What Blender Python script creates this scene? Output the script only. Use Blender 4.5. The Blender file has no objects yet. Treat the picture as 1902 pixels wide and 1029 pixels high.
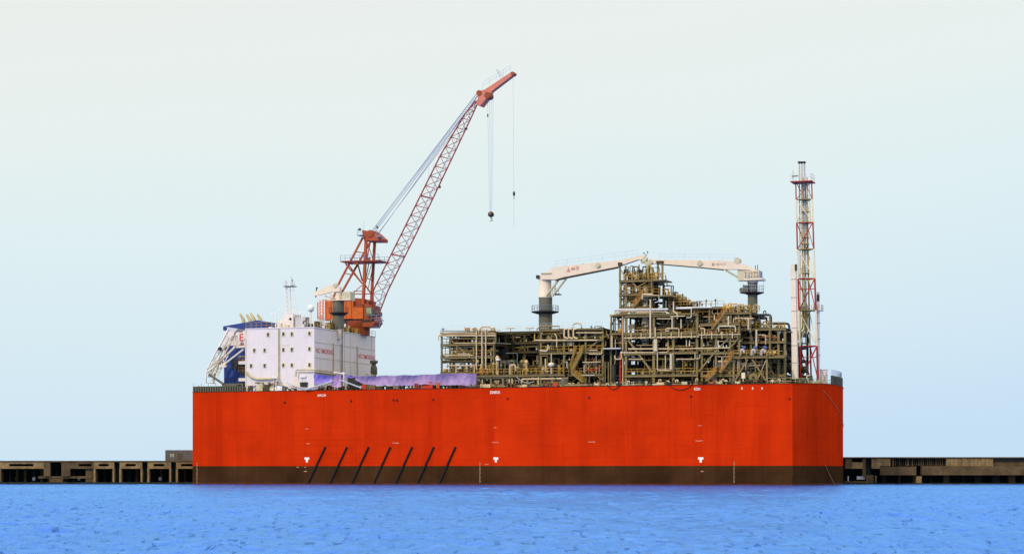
import bpy, math, random
from mathutils import Vector, Matrix
random.seed(7)
SC = bpy.context.scene
COL = SC.collection
R = math.radians

# ------------------------------------------------------------------ camera
CAMZ = 2.8; HOR = 873.5; F = 4000.0
cam = bpy.data.cameras.new('camera'); camo = bpy.data.objects.new('camera', cam); COL.objects.link(camo)
cam.sensor_width = 36.0; cam.lens = F / 1902 * 36.0
cam.shift_y = (HOR - 514.5) / 1902
cam.clip_start = 1; cam.clip_end = 30000
camo.location = (0, 0, CAMZ); camo.rotation_euler = (R(90), 0, 0)
SC.camera = camo

# ------------------------------------------------------------------ world + sun
SUN_AZ = R(-142)      # from +Y clockwise seen from above
SUN_EL = R(34)
w = bpy.data.worlds.new('World'); SC.world = w; w.use_nodes = True
nt = w.node_tree; N = nt.nodes; Lk = nt.links; N.clear()
out = N.new('ShaderNodeOutputWorld')
sky = N.new('ShaderNodeTexSky'); sky.sky_type = 'NISHITA'; sky.sun_disc = False
sky.sun_elevation = SUN_EL; sky.sun_rotation = SUN_AZ; sky.dust_density = 4; sky.air_density = 1.2
b1 = N.new('ShaderNodeBackground'); b1.inputs[1].default_value = 0.06
Lk.new(sky.outputs[0], b1.inputs[0])
tc = N.new('ShaderNodeTexCoord'); sep = N.new('ShaderNodeSeparateXYZ'); Lk.new(tc.outputs['Generated'], sep.inputs[0])
mx = N.new('ShaderNodeMath'); mx.operation = 'MULTIPLY_ADD'; mx.inputs[1].default_value = -0.10
Lk.new(sep.outputs[0], mx.inputs[0]); Lk.new(sep.outputs[2], mx.inputs[2])
nz = N.new('ShaderNodeTexNoise'); nz.inputs['Scale'].default_value = 5; nz.inputs['Detail'].default_value = 4
Lk.new(tc.outputs['Generated'], nz.inputs['Vector'])
mn = N.new('ShaderNodeMath'); mn.operation = 'MULTIPLY_ADD'; mn.inputs[1].default_value = 0.05
Lk.new(nz.outputs[0], mn.inputs[0]); Lk.new(mx.outputs[0], mn.inputs[2])
rp = N.new('ShaderNodeValToRGB')
def lin(c):
    return tuple(((v / 255.0) / 12.92 if v / 255.0 <= .04045 else ((v / 255.0 + .055) / 1.055) ** 2.4) for v in c)
stops = [(0.02, (200, 226, 248)), (0.065, (212, 234, 247)), (0.13, (224, 241, 245)), (0.20, (234, 243, 241)), (0.255, (237, 241, 238)), (0.45, (252, 252, 252)), (1.0, (255, 255, 255))]
while len(rp.color_ramp.elements) < len(stops): rp.color_ramp.elements.new(0.5)
for e, (p, c) in zip(rp.color_ramp.elements, stops):
    e.position = p; g = 1.55 if p > .4 else 1.0; e.color = tuple(v * g for v in lin(c)) + (1,)
Lk.new(mn.outputs[0], rp.inputs[0])
b2 = N.new('ShaderNodeBackground'); b2.inputs[1].default_value = 1.0
Lk.new(rp.outputs[0], b2.inputs[0])
mix = N.new('ShaderNodeMixShader'); mix.inputs[0].default_value = 0.97
Lk.new(b1.outputs[0], mix.inputs[1]); Lk.new(b2.outputs[0], mix.inputs[2]); Lk.new(mix.outputs[0], out.inputs[0])
sl = bpy.data.lights.new('sun', 'SUN'); sl.energy = 2.1; sl.angle = R(1.0); sl.color = (1, .87, .70)
so = bpy.data.objects.new('sun', sl); COL.objects.link(so)
sd = Vector((math.sin(SUN_AZ) * math.cos(SUN_EL), math.cos(SUN_AZ) * math.cos(SUN_EL), math.sin(SUN_EL)))
so.rotation_euler = sd.to_track_quat('Z', 'Y').to_euler(); so.location = sd * 300
SC.view_settings.view_transform = 'Standard'; SC.view_settings.look = 'None'
SC.view_settings.exposure = 0.0; SC.view_settings.gamma = 1.0

# ------------------------------------------------------------------ ship frame (x toward bow, y across the beam, z up)
CA, SA = 0.949, 0.3155
nn = math.hypot(CA, SA); CA /= nn; SA /= nn
TH = -math.atan2(SA, CA)
OX, OY = 52.1, 400.0
DECK = 18.95
def S(px, y):
    k = (px - 951) / F
    return (k * (OY + CA * y) - OX - SA * y) / (CA + SA * k)
def YW(x, y): return OY - SA * x + CA * y
def P(px, py, y):
    x = S(px, y)
    return (x, y, CAMZ + (HOR - py) / F * YW(x, y))
def Zp(px, py, y): return P(px, py, y)[2]
def PXof(x, y): return 951 + F * (OX + CA * x + SA * y) / YW(x, y)
def m(px): return px * 0.105          # photo pixels to metres at the ship

# ------------------------------------------------------------------ mesh builder
class MB:
    def __init__(s): s.v = []; s.f = []; s.sm = []
    def add(s, vs, fs, smooth=False):
        o = len(s.v); s.v += [tuple(v) for v in vs]; s.f += [tuple(i + o for i in f) for f in fs]; s.sm += [smooth] * len(fs)
        return s
    def box(s, x0, x1, y0, y1, z0, z1):
        if x0 > x1: x0, x1 = x1, x0
        if y0 > y1: y0, y1 = y1, y0
        if z0 > z1: z0, z1 = z1, z0
        v = [(x0,y0,z0),(x1,y0,z0),(x1,y1,z0),(x0,y1,z0),(x0,y0,z1),(x1,y0,z1),(x1,y1,z1),(x0,y1,z1)]
        return s.add(v, [(0,3,2,1),(4,5,6,7),(0,1,5,4),(1,2,6,5),(2,3,7,6),(3,0,4,7)])
    def cbox(s, c, sx, sy, sz): return s.box(c[0]-sx/2, c[0]+sx/2, c[1]-sy/2, c[1]+sy/2, c[2]-sz/2, c[2]+sz/2)
    def beam(s, p, q, w_=.3, h=None):
        h = h or w_
        p = Vector(p); q = Vector(q); d = (q - p)
        if d.length < 1e-6: return s
        d.normalize(); up = Vector((0,0,1)) if abs(d.z) < .95 else Vector((0,1,0))
        a = d.cross(up).normalized(); b = a.cross(d).normalized()
        vs = []
        for c in (p, q):
            for (i, j) in ((-1,-1),(1,-1),(1,1),(-1,1)): vs.append(c + a*i*w_/2 + b*j*h/2)
        return s.add(vs, [(3,2,1,0),(4,5,6,7),(0,1,5,4),(1,2,6,5),(2,3,7,6),(3,0,4,7)])
    def ibeam(s, p, q, w_=.3, h=.45):          # flanged girder
        p = Vector(p); q = Vector(q); t = h*.12
        s.beam(p + Vector((0,0,h/2-t/2)), q + Vector((0,0,h/2-t/2)), w_, t)
        s.beam(p - Vector((0,0,h/2-t/2)), q - Vector((0,0,h/2-t/2)), w_, t)
        return s.beam(p, q, w_*.25, h-2*t-.004)
    def tube(s, pts, r, n=8, r2=None, cap=True):
        pts = [Vector(p) for p in pts]; k = len(pts); vs = []; fs = []
        rr = [r + ((r2 if r2 is not None else r) - r) * i / max(1, k-1) for i in range(k)]
        prev = None
        for i, p in enumerate(pts):
            t = (pts[min(i+1,k-1)] - pts[max(i-1,0)])
            if t.length < 1e-9: t = Vector((0,0,1))
            t.normalize()
            if prev is None:
                up = Vector((0,0,1)) if abs(t.z) < .9 else Vector((1,0,0)); a = t.cross(up).normalized()
            else:
                a = (prev - t * prev.dot(t))
                a = a.normalized() if a.length > 1e-6 else t.orthogonal().normalized()
            prev = a; b = t.cross(a)
            for j in range(n):
                an = 2*math.pi*j/n; vs.append(p + (a*math.cos(an) + b*math.sin(an)) * rr[i])
        for i in range(k-1):
            for j in range(n):
                fs.append((i*n+j, i*n+(j+1)%n, (i+1)*n+(j+1)%n, (i+1)*n+j))
        s.add(vs, fs, True)
        if cap:
            s.add(vs[:n], [tuple(range(n-1,-1,-1))]); s.add(vs[-n:], [tuple(range(n))])
        return s
    def lathe(s, c, prof, n=20, axis='z'):      # prof: [(r, h)] along axis from c
        c = Vector(c); vs = []; fs = []
        A = {'z': (Vector((1,0,0)), Vector((0,1,0)), Vector((0,0,1))), 'x': (Vector((0,1,0)), Vector((0,0,1)), Vector((1,0,0))), 'y': (Vector((0,0,1)), Vector((1,0,0)), Vector((0,1,0)))}[axis]
        for r_, h in prof:
            for j in range(n):
                an = 2*math.pi*j/n; vs.append(c + A[0]*r_*math.cos(an) + A[1]*r_*math.sin(an) + A[2]*h)
        for i in range(len(prof)-1):
            for j in range(n): fs.append((i*n+j, i*n+(j+1)%n, (i+1)*n+(j+1)%n, (i+1)*n+j))
        s.add(vs, fs, True)
        s.add(vs[:n], [tuple(range(n-1,-1,-1))]); s.add(vs[-n:], [tuple(range(n))])
        return s
    def prism(s, out, y0, y1):                   # outline in x,z
        n = len(out); vs = [(x, y0, z) for x, z in out] + [(x, y1, z) for x, z in out]
        fs = [tuple(range(n)), tuple(range(2*n-1, n-1, -1))] + [(i, i+n, (i+1)%n+n, (i+1)%n) for i in range(n)]
        return s.add(vs, fs)
    def rail(s, pts, h=1.1, step=1.6, r=.03):
        for a, b in zip(pts, pts[1:]):
            a = Vector(a); b = Vector(b); L = (b-a).length; n = max(1, int(L/step))
            for i in range(n+1):
                p = a.lerp(b, i/n); s.beam(p, p + Vector((0,0,h)), r*1.6)
            for f_ in (.5, 1.0):
                u = Vector((0,0,h*f_)); s.beam(a+u, b+u, r*1.5)
        return s
    def mesh(s, name, mat, base=(0,0,0)):
        me = bpy.data.meshes.new(name)
        me.from_pydata([(v[0]-base[0], v[1]-base[1], v[2]-base[2]) for v in s.v], [], s.f)
        for p, q in zip(me.polygons, s.sm): p.use_smooth = q
        me.materials.append(mat); me.update(); return me
def bez(p, q, sag, n=10):
    p = Vector(p); q = Vector(q)
    return [p.lerp(q, i/n) - Vector((0,0,sag*4*(i/n)*(1-i/n))) for i in range(n+1)]
def fil(pts, rad, n=4):
    pts = [Vector(p) for p in pts]; o = [pts[0]]
    for i in range(1, len(pts)-1):
        a, b, c = pts[i-1], pts[i], pts[i+1]
        r_ = min(rad, (a-b).length*.49, (c-b).length*.49)
        p = b + (a-b).normalized()*r_; q = b + (c-b).normalized()*r_
        for k in range(n+1):
            t = k/n; o.append(p*(1-t)**2 + b*2*t*(1-t) + q*t*t)
    return o + [pts[-1]]

# ------------------------------------------------------------------ objects
def thing(name, label, cat, base, group=None, rot=TH):
    o = bpy.data.objects.new(name, None); COL.objects.link(o); o.empty_display_size = .5
    place(o, base, rot); o['label'] = label; o['category'] = cat; o['b'] = base
    if group: o['group'] = group
    return o
def place(o, base, rot=TH):
    if rot == TH: o.location = (OX + CA*base[0] + SA*base[1], OY - SA*base[0] + CA*base[1], base[2])
    else: o.location = base
    o.rotation_euler = (0, 0, rot)
BASES = {}
def TH_(name, label, cat, base, group=None, rot=TH):
    o = thing(name, label, cat, base, group, rot); del o['b']; BASES[o.name] = base; return o
def part(T, name, mb, mat, label=None):
    b = BASES[T.name]
    o = bpy.data.objects.new(name, mb.mesh(name, mat, b)); COL.objects.link(o); o.parent = T; BASES[o.name] = b
    if label: o['label'] = label
    return o
def solo(name, label, cat, mb, mat, base, group=None, rot=TH):
    o = bpy.data.objects.new(name, mb.mesh(name, mat, base)); COL.objects.link(o); place(o, base, rot)
    o['label'] = label; o['category'] = cat; BASES[o.name] = base
    if group: o['group'] = group
    return o
def structure(name, mb, mat, kind='structure'):
    o = bpy.data.objects.new(name, mb.mesh(name, mat)); COL.objects.link(o); o['kind'] = kind; return o
def textmb(txt, size, origin, ux, uz, squash=1.0, mb=None):
    cu = bpy.data.curves.new('lettering', 'FONT'); cu.body = txt; cu.size = size; cu.offset = size*.012
    ob = bpy.data.objects.new('lettering', cu); me = bpy.data.meshes.new_from_object(ob)
    mb = mb or MB(); o = Vector(origin); ux = Vector(ux); uz = Vector(uz)
    vs = [o + ux*(v.co.x*squash) + uz*v.co.y for v in me.vertices]
    mb.add(vs, [tuple(p.vertices) for p in me.polygons])
    bpy.data.objects.remove(ob); bpy.data.curves.remove(cu); bpy.data.meshes.remove(me)
    return mb

# ------------------------------------------------------------------ materials
def mat(name, c, rough=.6, metal=0.0, var=.18, scale=.6, bump=0.0, streak=0.0, rust=0.0, spec=.16, rustc=(.20,.08,.03)):
    M = bpy.data.materials.new(name); M.use_nodes = True; t = M.node_tree; n = t.nodes; l = t.links
    p = n['Principled BSDF']; p.inputs['Roughness'].default_value = rough; p.inputs['Metallic'].default_value = metal
    p.inputs['Specular IOR Level'].default_value = spec
    co = n.new('ShaderNodeTexCoord')
    nz = n.new('ShaderNodeTexNoise'); nz.inputs['Scale'].default_value = scale; nz.inputs['Detail'].default_value = 6; nz.inputs['Roughness'].default_value = .65
    l.new(co.outputs['Object'], nz.inputs['Vector'])
    rp = n.new('ShaderNodeValToRGB'); e = rp.color_ramp.elements
    e[0].position = .3; e[0].color = tuple(v*(1-var) for v in c) + (1,); e[1].position = .7; e[1].color = tuple(min(1, v*(1+var)) for v in c) + (1,)
    l.new(nz.outputs[0], rp.inputs[0]); last = rp.outputs[0]
    def over(fac, col, last):
        mxn = n.new('ShaderNodeMix'); mxn.data_type = 'RGBA'; l.new(fac, mxn.inputs[0]); l.new(last, mxn.inputs[6]); mxn.inputs[7].default_value = tuple(col) + (1,); return mxn.outputs[2]
    if streak:
        mp = n.new('ShaderNodeMapping'); mp.inputs['Scale'].default_value = (1.3, 1.3, .06); l.new(co.outputs['Object'], mp.inputs[0])
        n2 = n.new('ShaderNodeTexNoise'); n2.inputs['Scale'].default_value = 1.0; n2.inputs['Detail'].default_value = 5; l.new(mp.outputs[0], n2.inputs['Vector'])
        r2 = n.new('ShaderNodeMapRange'); r2.inputs[1].default_value = .5; r2.inputs[2].default_value = .8; r2.inputs[4].default_value = streak; l.new(n2.outputs[0], r2.inputs[0])
        last = over(r2.outputs[0], tuple(v*.45 for v in c), last)
    if rust:
        n3 = n.new('ShaderNodeTexNoise'); n3.inputs['Scale'].default_value = 1.7; n3.inputs['Detail'].default_value = 8; n3.inputs['Roughness'].default_value = .7
        l.new(co.outputs['Object'], n3.inputs['Vector'])
        r3 = n.new('ShaderNodeMapRange'); r3.inputs[1].default_value = .56; r3.inputs[2].default_value = .68; r3.inputs[4].default_value = rust; l.new(n3.outputs[0], r3.inputs[0])
        last = over(r3.outputs[0], rustc, last)
    l.new(last, p.inputs['Base Color'])
    if bump:
        bn = n.new('ShaderNodeBump'); bn.inputs['Strength'].default_value = bump; bn.inputs['Distance'].default_value = .1
        l.new(nz.outputs[0], bn.inputs['Height']); l.new(bn.outputs[0], p.inputs['Normal'])
    M['c'] = 0; del M['c']
    return M
def hullmat(name, c, var, dark, seamc, rough=.6):
    M = mat(name, c, rough, 0, var, .12, 0, 0, 0, .0); t = M.node_tree; n = t.nodes; l = t.links; p = n['Principled BSDF']
    co = [x for x in n if x.type == 'TEX_COORD'][0]
    base = p.inputs['Base Color'].links[0].from_socket
    # vertical run marks
    mp = n.new('ShaderNodeMapping'); mp.inputs['Scale'].default_value = (.35, .35, .02); l.new(co.outputs['Object'], mp.inputs[0])
    n2 = n.new('ShaderNodeTexNoise'); n2.inputs['Scale'].default_value = 1; n2.inputs['Detail'].default_value = 8; n2.inputs['Roughness'].default_value = .7; l.new(mp.outputs[0], n2.inputs['Vector'])
    r2 = n.new('ShaderNodeMapRange'); r2.inputs[1].default_value = .47; r2.inputs[2].default_value = .70; r2.inputs[4].default_value = .62; l.new(n2.outputs[0], r2.inputs[0])
    a = n.new('ShaderNodeMix'); a.data_type = 'RGBA'; l.new(r2.outputs[0], a.inputs[0]); l.new(base, a.inputs[6]); a.inputs[7].default_value = tuple(dark) + (1,)
    # horizontal wipe marks
    mp3 = n.new('ShaderNodeMapping'); mp3.inputs['Scale'].default_value = (.05, .05, 2.2); l.new(co.outputs['Object'], mp3.inputs[0])
    n3 = n.new('ShaderNodeTexNoise'); n3.inputs['Scale'].default_value = 1; n3.inputs['Detail'].default_value = 6; l.new(mp3.outputs[0], n3.inputs['Vector'])
    r3 = n.new('ShaderNodeMapRange'); r3.inputs[1].default_value = .55; r3.inputs[2].default_value = .8; r3.inputs[4].default_value = .4; l.new(n3.outputs[0], r3.inputs[0])
    b = n.new('ShaderNodeMix'); b.data_type = 'RGBA'; l.new(r3.outputs[0], b.inputs[0]); l.new(a.outputs[2], b.inputs[6]); b.inputs[7].default_value = tuple(dark) + (1,)
    # plate seams
    sp = n.new('ShaderNodeSeparateXYZ'); l.new(co.outputs['Object'], sp.inputs[0])
    cb = n.new('ShaderNodeCombineXYZ'); sm = n.new('ShaderNodeMath'); sm.operation = 'ADD'; l.new(sp.outputs[0], sm.inputs[0]); l.new(sp.outputs[1], sm.inputs[1])
    l.new(sm.outputs[0], cb.inputs[0]); l.new(sp.outputs[2], cb.inputs[1])
    br = n.new('ShaderNodeTexBrick'); br.inputs['Scale'].default_value = 1; br.inputs['Brick Width'].default_value = 9.4; br.inputs['Row Height'].default_value = 2.55; br.inputs['Mortar Size'].default_value = .035
    br.inputs['Mortar Smooth'].default_value = 1
    br.inputs['Color1'].default_value = (0,0,0,1); br.inputs['Color2'].default_value = (.13,.13,.13,1); br.inputs['Mortar'].default_value = (.6,.6,.6,1); l.new(cb.outputs[0], br.inputs['Vector'])
    d = n.new('ShaderNodeMix'); d.data_type = 'RGBA'; l.new(br.outputs['Color'], d.inputs[0]); l.new(b.outputs[2], d.inputs[6]); d.inputs[7].default_value = tuple(seamc) + (1,)
    l.new(d.outputs[2], p.inputs['Base Color'])
    bn = n.new('ShaderNodeBump'); bn.inputs['Strength'].default_value = .25; bn.inputs['Distance'].default_value = .25
    n5 = n.new('ShaderNodeTexNoise'); n5.inputs['Scale'].default_value = .35; n5.inputs['Detail'].default_value = 3; l.new(co.outputs['Object'], n5.inputs['Vector'])
    l.new(n5.outputs[0], bn.inputs['Height']); l.new(bn.outputs[0], p.inputs['Normal'])
    return M

HULL = hullmat('red_hull_paint', (.51, .027, .003), .16, (.33, .012, .002), (.42, .016, .002))
BOOT = hullmat('brown_boottop_paint', (.050, .022, .009), .45, (.030, .014, .006), (.05, .022, .008), .7)
WLRED = mat('dark_red_bottom_paint', (.075, .016, .009), .6, var=.4, scale=.5)
DECKM = mat('deck_paint', (.10, .085, .06), .8, var=.3, rust=.4)
OLIVE = mat('olive_steel', (.200, .148, .060), .55, var=.22, streak=.3, rust=.25)
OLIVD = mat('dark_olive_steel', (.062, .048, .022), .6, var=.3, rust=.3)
DARK = mat('dark_machinery', (.022, .024, .020), .6, var=.4, rust=.3, rustc=(.07,.04,.02))
TAN = mat('tan_pipe_cladding', (.56, .415, .235), .45, var=.15, streak=.35, rust=.15, rustc=(.35,.20,.08))
PALE = mat('pale_pipe_cladding', (.50, .48, .46), .4, metal=.15, var=.12, streak=.2)
GREYG = mat('grey_green_steel', (.120, .116, .088), .55, var=.15, streak=.35)
YEL = mat('yellow_handrail_paint', (.37, .20, .028), .5, var=.25, rust=.3)
ORNG = mat('orange_stair_paint', (.44, .17, .025), .5, var=.2, rust=.2)
CREAM = mat('cream_crane_paint', (.68, .56, .44), .45, var=.06, streak=.18, rust=.12, rustc=(.5,.32,.15))
CREAMD = mat('weathered_cream_paint', (.50, .44, .30), .5, var=.12, streak=.4, rust=.3, rustc=(.35,.2,.08))
WHITE = mat('white_paint', (.72, .66, .62), .45, var=.04, streak=.12, rust=.10, rustc=(.6,.48,.3))
WALLM = mat('white_wall_paint', (.66, .575, .555), .5, var=.05, scale=.25, streak=.16, rust=.06, rustc=(.62,.50,.34), bump=.15)
STAIN = mat('stained_drain_paint', (.45, .38, .20), .6, var=.25, streak=.5)
BLUE = mat('navy_blue_paint', (.022, .048, .19), .45, var=.2, streak=.3)
REDL = mat('red_lettering', (.52, .035, .03), .5, var=.15)
WLET = mat('white_lettering', (.80, .74, .66), .5, var=.12)
FLET = mat('faded_lettering', (.62, .34, .20), .6, var=.2)
BLACK = mat('black_rubber', (.014, .011, .010), .6, var=.3)
CRNO = mat('orange_crane_paint', (.50, .105, .018), .5, var=.14, streak=.35, rust=.3, rustc=(.20,.05,.02))
CRNB = mat('brown_crane_paint', (.26, .055, .022), .55, var=.22, streak=.3, rust=.3)
AFRM = mat('red_brown_frame_paint', (.36, .068, .026), .55, var=.2, streak=.3, rust=.3)
LTAN = mat('light_tan_pipe_paint', (.56, .46, .32), .5, var=.15, streak=.4, rust=.2, rustc=(.35,.20,.08))
JIBR = mat('faded_red_lattice_paint', (.27, .040, .040), .5, var=.2)
JIBT = mat('faded_coral_jib_paint', (.55, .17, .11), .5, var=.12)
FRED = mat('red_tower_paint', (.34, .026, .014), .5, var=.15)
FWHT = mat('cream_tower_paint', (.66, .57, .38), .5, var=.12)
MUST = mat('mustard_pipe_paint', (.42, .29, .07), .5, var=.2)
DRFT = mat('worn_scale_paint', (.30, .20, .11), .6, var=.3)
ROPE = mat('blue_grey_wire_rope', (.32, .38, .54), .5, var=.1)
DROPE = mat('dark_wire_rope', (.16, .19, .30), .5, var=.1)
PUR = mat('violet_tarpaulin', (.30, .20, .36), .7, var=.22, scale=1.2, streak=.3)
BLUV = mat('blue_violet_tarpaulin', (.24, .18, .55), .7, var=.25, scale=1.4, streak=.3)
PINKT = mat('mauve_tarpaulin', (.42, .26, .44), .7, var=.15, scale=1.2)
GLASS = mat('window_glass', (.045, .036, .014), .12, var=.4, scale=1.5, spec=.8)
FRAME = mat('stained_window_frame', (.62, .54, .34), .6, var=.2)
GREYP = mat('grey_gangway_metal', (.42, .42, .46), .45, metal=.2, var=.15)
BOXRED = mat('red_container_paint', (.50, .045, .015), .5, var=.15, rust=.2)
PBLUE = mat('blue_valve_paint', (.07, .11, .26), .5, var=.15)
DSTEEL = mat('blackened_steel', (.03, .03, .032), .5, var=.3)
RUSTM = mat('rusty_steel', (.22, .09, .04), .7, var=.35)

# ------------------------------------------------------------------ water
def build_water():
    import numpy as np
    M = bpy.data.materials.new('sea_water'); M.use_nodes = True; t = M.node_tree; n = t.nodes; l = t.links
    n.remove(n['Principled BSDF'])
    body = n.new('ShaderNodeBsdfDiffuse'); gl = n.new('ShaderNodeBsdfGlossy'); gl.inputs['Roughness'].default_value = .18; gl.inputs['Color'].default_value = (.31, .62, .95, 1)
    lw = n.new('ShaderNodeFresnel'); lw.inputs['IOR'].default_value = 1.7; ms_ = n.new('ShaderNodeMixShader')
    l.new(lw.outputs[0], ms_.inputs[0]); l.new(body.outputs[0], ms_.inputs[1]); l.new(gl.outputs[0], ms_.inputs[2]); l.new(ms_.outputs[0], n['Material Output'].inputs[0])
    co = n.new('ShaderNodeTexCoord')
    def noise(sc, det, mapping, rough=.6, dist=0):
        mp = n.new('ShaderNodeMapping'); mp.inputs['Scale'].default_value = mapping; mp.inputs['Rotation'].default_value = (0,0,R(8)); l.new(co.outputs['Object'], mp.inputs[0])
        q = n.new('ShaderNodeTexNoise'); q.inputs['Scale'].default_value = sc; q.inputs['Detail'].default_value = det; q.inputs['Roughness'].default_value = rough; q.inputs['Distortion'].default_value = dist
        l.new(mp.outputs[0], q.inputs['Vector']); return q.outputs[0]
    b = noise(1.5, 6, (1, .28, 1), .68, .5); c = noise(.05, 4, (1, .35, 1)); dd = noise(1.9, 5, (1, .22, 1), .7, .5)
    bn = n.new('ShaderNodeBump'); bn.inputs['Strength'].default_value = 1.0; bn.inputs['Distance'].default_value = .30; mr = n.new('ShaderNodeMapRange'); mr.interpolation_type = 'SMOOTHSTEP'; mr.inputs[1].default_value = .585; mr.inputs[2].default_value = .67; mr.inputs[4].default_value = .6; l.new(dd, mr.inputs[0])
    ad = n.new('ShaderNodeMath'); l.new(b, ad.inputs[0]); l.new(mr.outputs[0], ad.inputs[1]); l.new(ad.outputs[0], bn.inputs['Height'])
    [l.new(bn.outputs[0], q_.inputs['Normal']) for q_ in (body, gl, lw)]
    rp = n.new('ShaderNodeValToRGB'); e = rp.color_ramp.elements
    e[0].position = .33; e[0].color = (.030, .115, .52, 1); e[1].position = .7; e[1].color = (.050, .165, .66, 1)
    l.new(c, rp.inputs[0]); l.new(rp.outputs[0], body.inputs['Color'])
    rg = np.random.RandomState(4)
    ys = [40.0]
    while ys[-1] < 470: ys.append(ys[-1] * 1.0030)
    ys = np.array(ys); nx = 900; u = np.linspace(-1, 1, nx)
    Y, U = np.meshgrid(ys, u, indexing='ij'); X = U * (Y * .30 + 14)
    Z = np.zeros_like(X); DX = np.zeros_like(X); DY = np.zeros_like(X)
    for _ in range(56):
        wl = .55 * (8.0 ** rg.rand()); an = R(-70) + rg.randn() * .8; k = 2 * math.pi / wl
        am = .0062 * wl ** .8 * rg.uniform(.6, 1.3); ph = rg.uniform(0, 6.28)
        kx, ky = k * math.cos(an), k * math.sin(an); cell = .0030 * Y
        at = np.clip((wl / (cell * 2.2)) - .6, 0, 1); q = kx * X + ky * Y + ph
        Z += am * at * np.sin(q); DX += am * at * .9 * np.cos(q) * math.cos(an); DY += am * at * .9 * np.cos(q) * math.sin(an)
    patch = .55 + .9 * np.clip(.5 + .5 * np.sin(X * .05 + Y * .021 + 1.3 * np.sin(Y * .045)) * np.sin(X * .023 - Y * .037 + 2), 0, 1)
    edge = np.clip(np.minimum.reduce([(1 - np.abs(U)) * 25, (Y - 40) / 2, (470 - Y) / 10]), 0, 1) * patch
    X = X + DX * edge; Yd = Y + DY * edge; Z = Z * edge
    ny = len(ys); vs = np.stack([X, Yd, Z], -1).reshape(-1, 3).astype(np.float32)
    a = (np.arange(ny - 1)[:, None] * nx + np.arange(nx - 1)[None, :]).ravel(); fc = np.stack([a, a + 1, a + nx + 1, a + nx], -1).astype(np.int32)
    # flat sea around the wavy part: four corners of the fan joined to a far rectangle
    c0, c1, c2, c3 = 0, nx - 1, ny * nx - 1, (ny - 1) * nx
    Bx = 9000; far = np.array([(-Bx, -300, 0), (Bx, -300, 0), (Bx, 14000, 0), (-Bx, 14000, 0)], np.float32); o = len(vs)
    vs = np.concatenate([vs, far])
    me = bpy.data.meshes.new('water'); me.vertices.add(len(vs)); me.vertices.foreach_set('co', vs.ravel())
    rings = [list(range(0, nx)) + [o + 1, o], [i * nx + nx - 1 for i in range(ny)] + [o + 2, o + 1], [(ny - 1) * nx + i for i in range(nx - 1, -1, -1)] + [o + 3, o + 2], [i * nx for i in range(ny - 1, -1, -1)] + [o, o + 3]]
    rings = [r_[::-1] for r_ in rings]
    li = list(fc.ravel()); st = list(range(0, len(fc) * 4, 4)); tot = len(fc) * 4
    for r_ in rings: st.append(tot); li += r_; tot += len(r_)
    me.loops.add(tot); me.loops.foreach_set('vertex_index', np.array(li, np.int32)); me.polygons.add(len(st)); me.polygons.foreach_set('loop_start', np.array(st, np.int32))
    me.update(calc_edges=True); me.validate()
    sm = np.ones(len(me.polygons), bool); sm[-4:] = False; me.polygons.foreach_set('use_smooth', sm)
    me.materials.append(M)
    ob = bpy.data.objects.new('water', me); COL.objects.link(ob); ob['kind'] = 'structure'
build_water()

# ------------------------------------------------------------------ the ship's hull
LEN = -S(355.5, 0)
BEAM = 44.0
ship = TH_('production_ship', 'long orange red hull with brown waterline band moored between the two concrete piers', 'ship', (-LEN/2, BEAM/2, 0))
def bowx(y):
    u = y/BEAM
    return 4.45*(1-(2*u-1)**2)**.75*(1+.25*(u-.5))
def plan():
    pts = [(-LEN+.5, 0)] + [(-LEN + .5 + (LEN-.5)*i/24, 0) for i in range(1, 25)]
    pts += [(bowx(BEAM*i/22), BEAM*i/22) for i in range(1, 22)] + [(0, BEAM), (-LEN+.5, BEAM), (-LEN, BEAM-.8), (-LEN, .8), (-LEN+.15, .25)]
    return pts
PL = plan()
def ztop(x, y): return DECK + (.45*math.sin(math.pi*max(0,min(1,y/BEAM))) if x >= 0 and y > 0 else 0) - (.25*max(0,(-x/LEN)))
def wallring(zf0, zf1, off=0):
    mb = MB(); n = len(PL); cx, cy = -LEN/2, BEAM/2
    vs = []
    for x, y in PL:
        ox = x + (off if x >= 0 else (-off if x <= -LEN+.6 else 0)); oy = y + (-off if y <= .9 else (off if y >= BEAM-.9 else 0))
        vs.append((ox, oy, zf0(x, y)))
    for x, y in PL:
        ox = x + (off if x >= 0 else (-off if x <= -LEN+.6 else 0)); oy = y + (-off if y <= .9 else (off if y >= BEAM-.9 else 0))
        vs.append((ox, oy, zf1(x, y)))
    mb.add(vs, [(i, (i+1)%n, n+(i+1)%n, n+i) for i in range(n)]); return mb
BOOTZ = 3.70
hull = part(ship, 'hull', wallring(lambda x, y: BOOTZ, ztop), HULL)
part(ship, 'lower_hull', wallring(lambda x, y: .32, lambda x, y: BOOTZ), BOOT)
part(ship, 'bottom_strip', wallring(lambda x, y: -2, lambda x, y: .32), WLRED)
mb = MB(); mb.add([(x, y, ztop(x, y)-.35 if 0 else DECK-.30) for x, y in PL], [tuple(range(len(PL)))]); part(ship, 'deck', mb, DECKM)
mb = MB()
for (x, y), (x2, y2) in zip(PL, PL[1:]):
    mb.beam((x, y, ztop(x, y)+.04), (x2, y2, ztop(x2, y2)+.04), .16, .09)
part(ship, 'gunwale', mb, WLRED)
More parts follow.
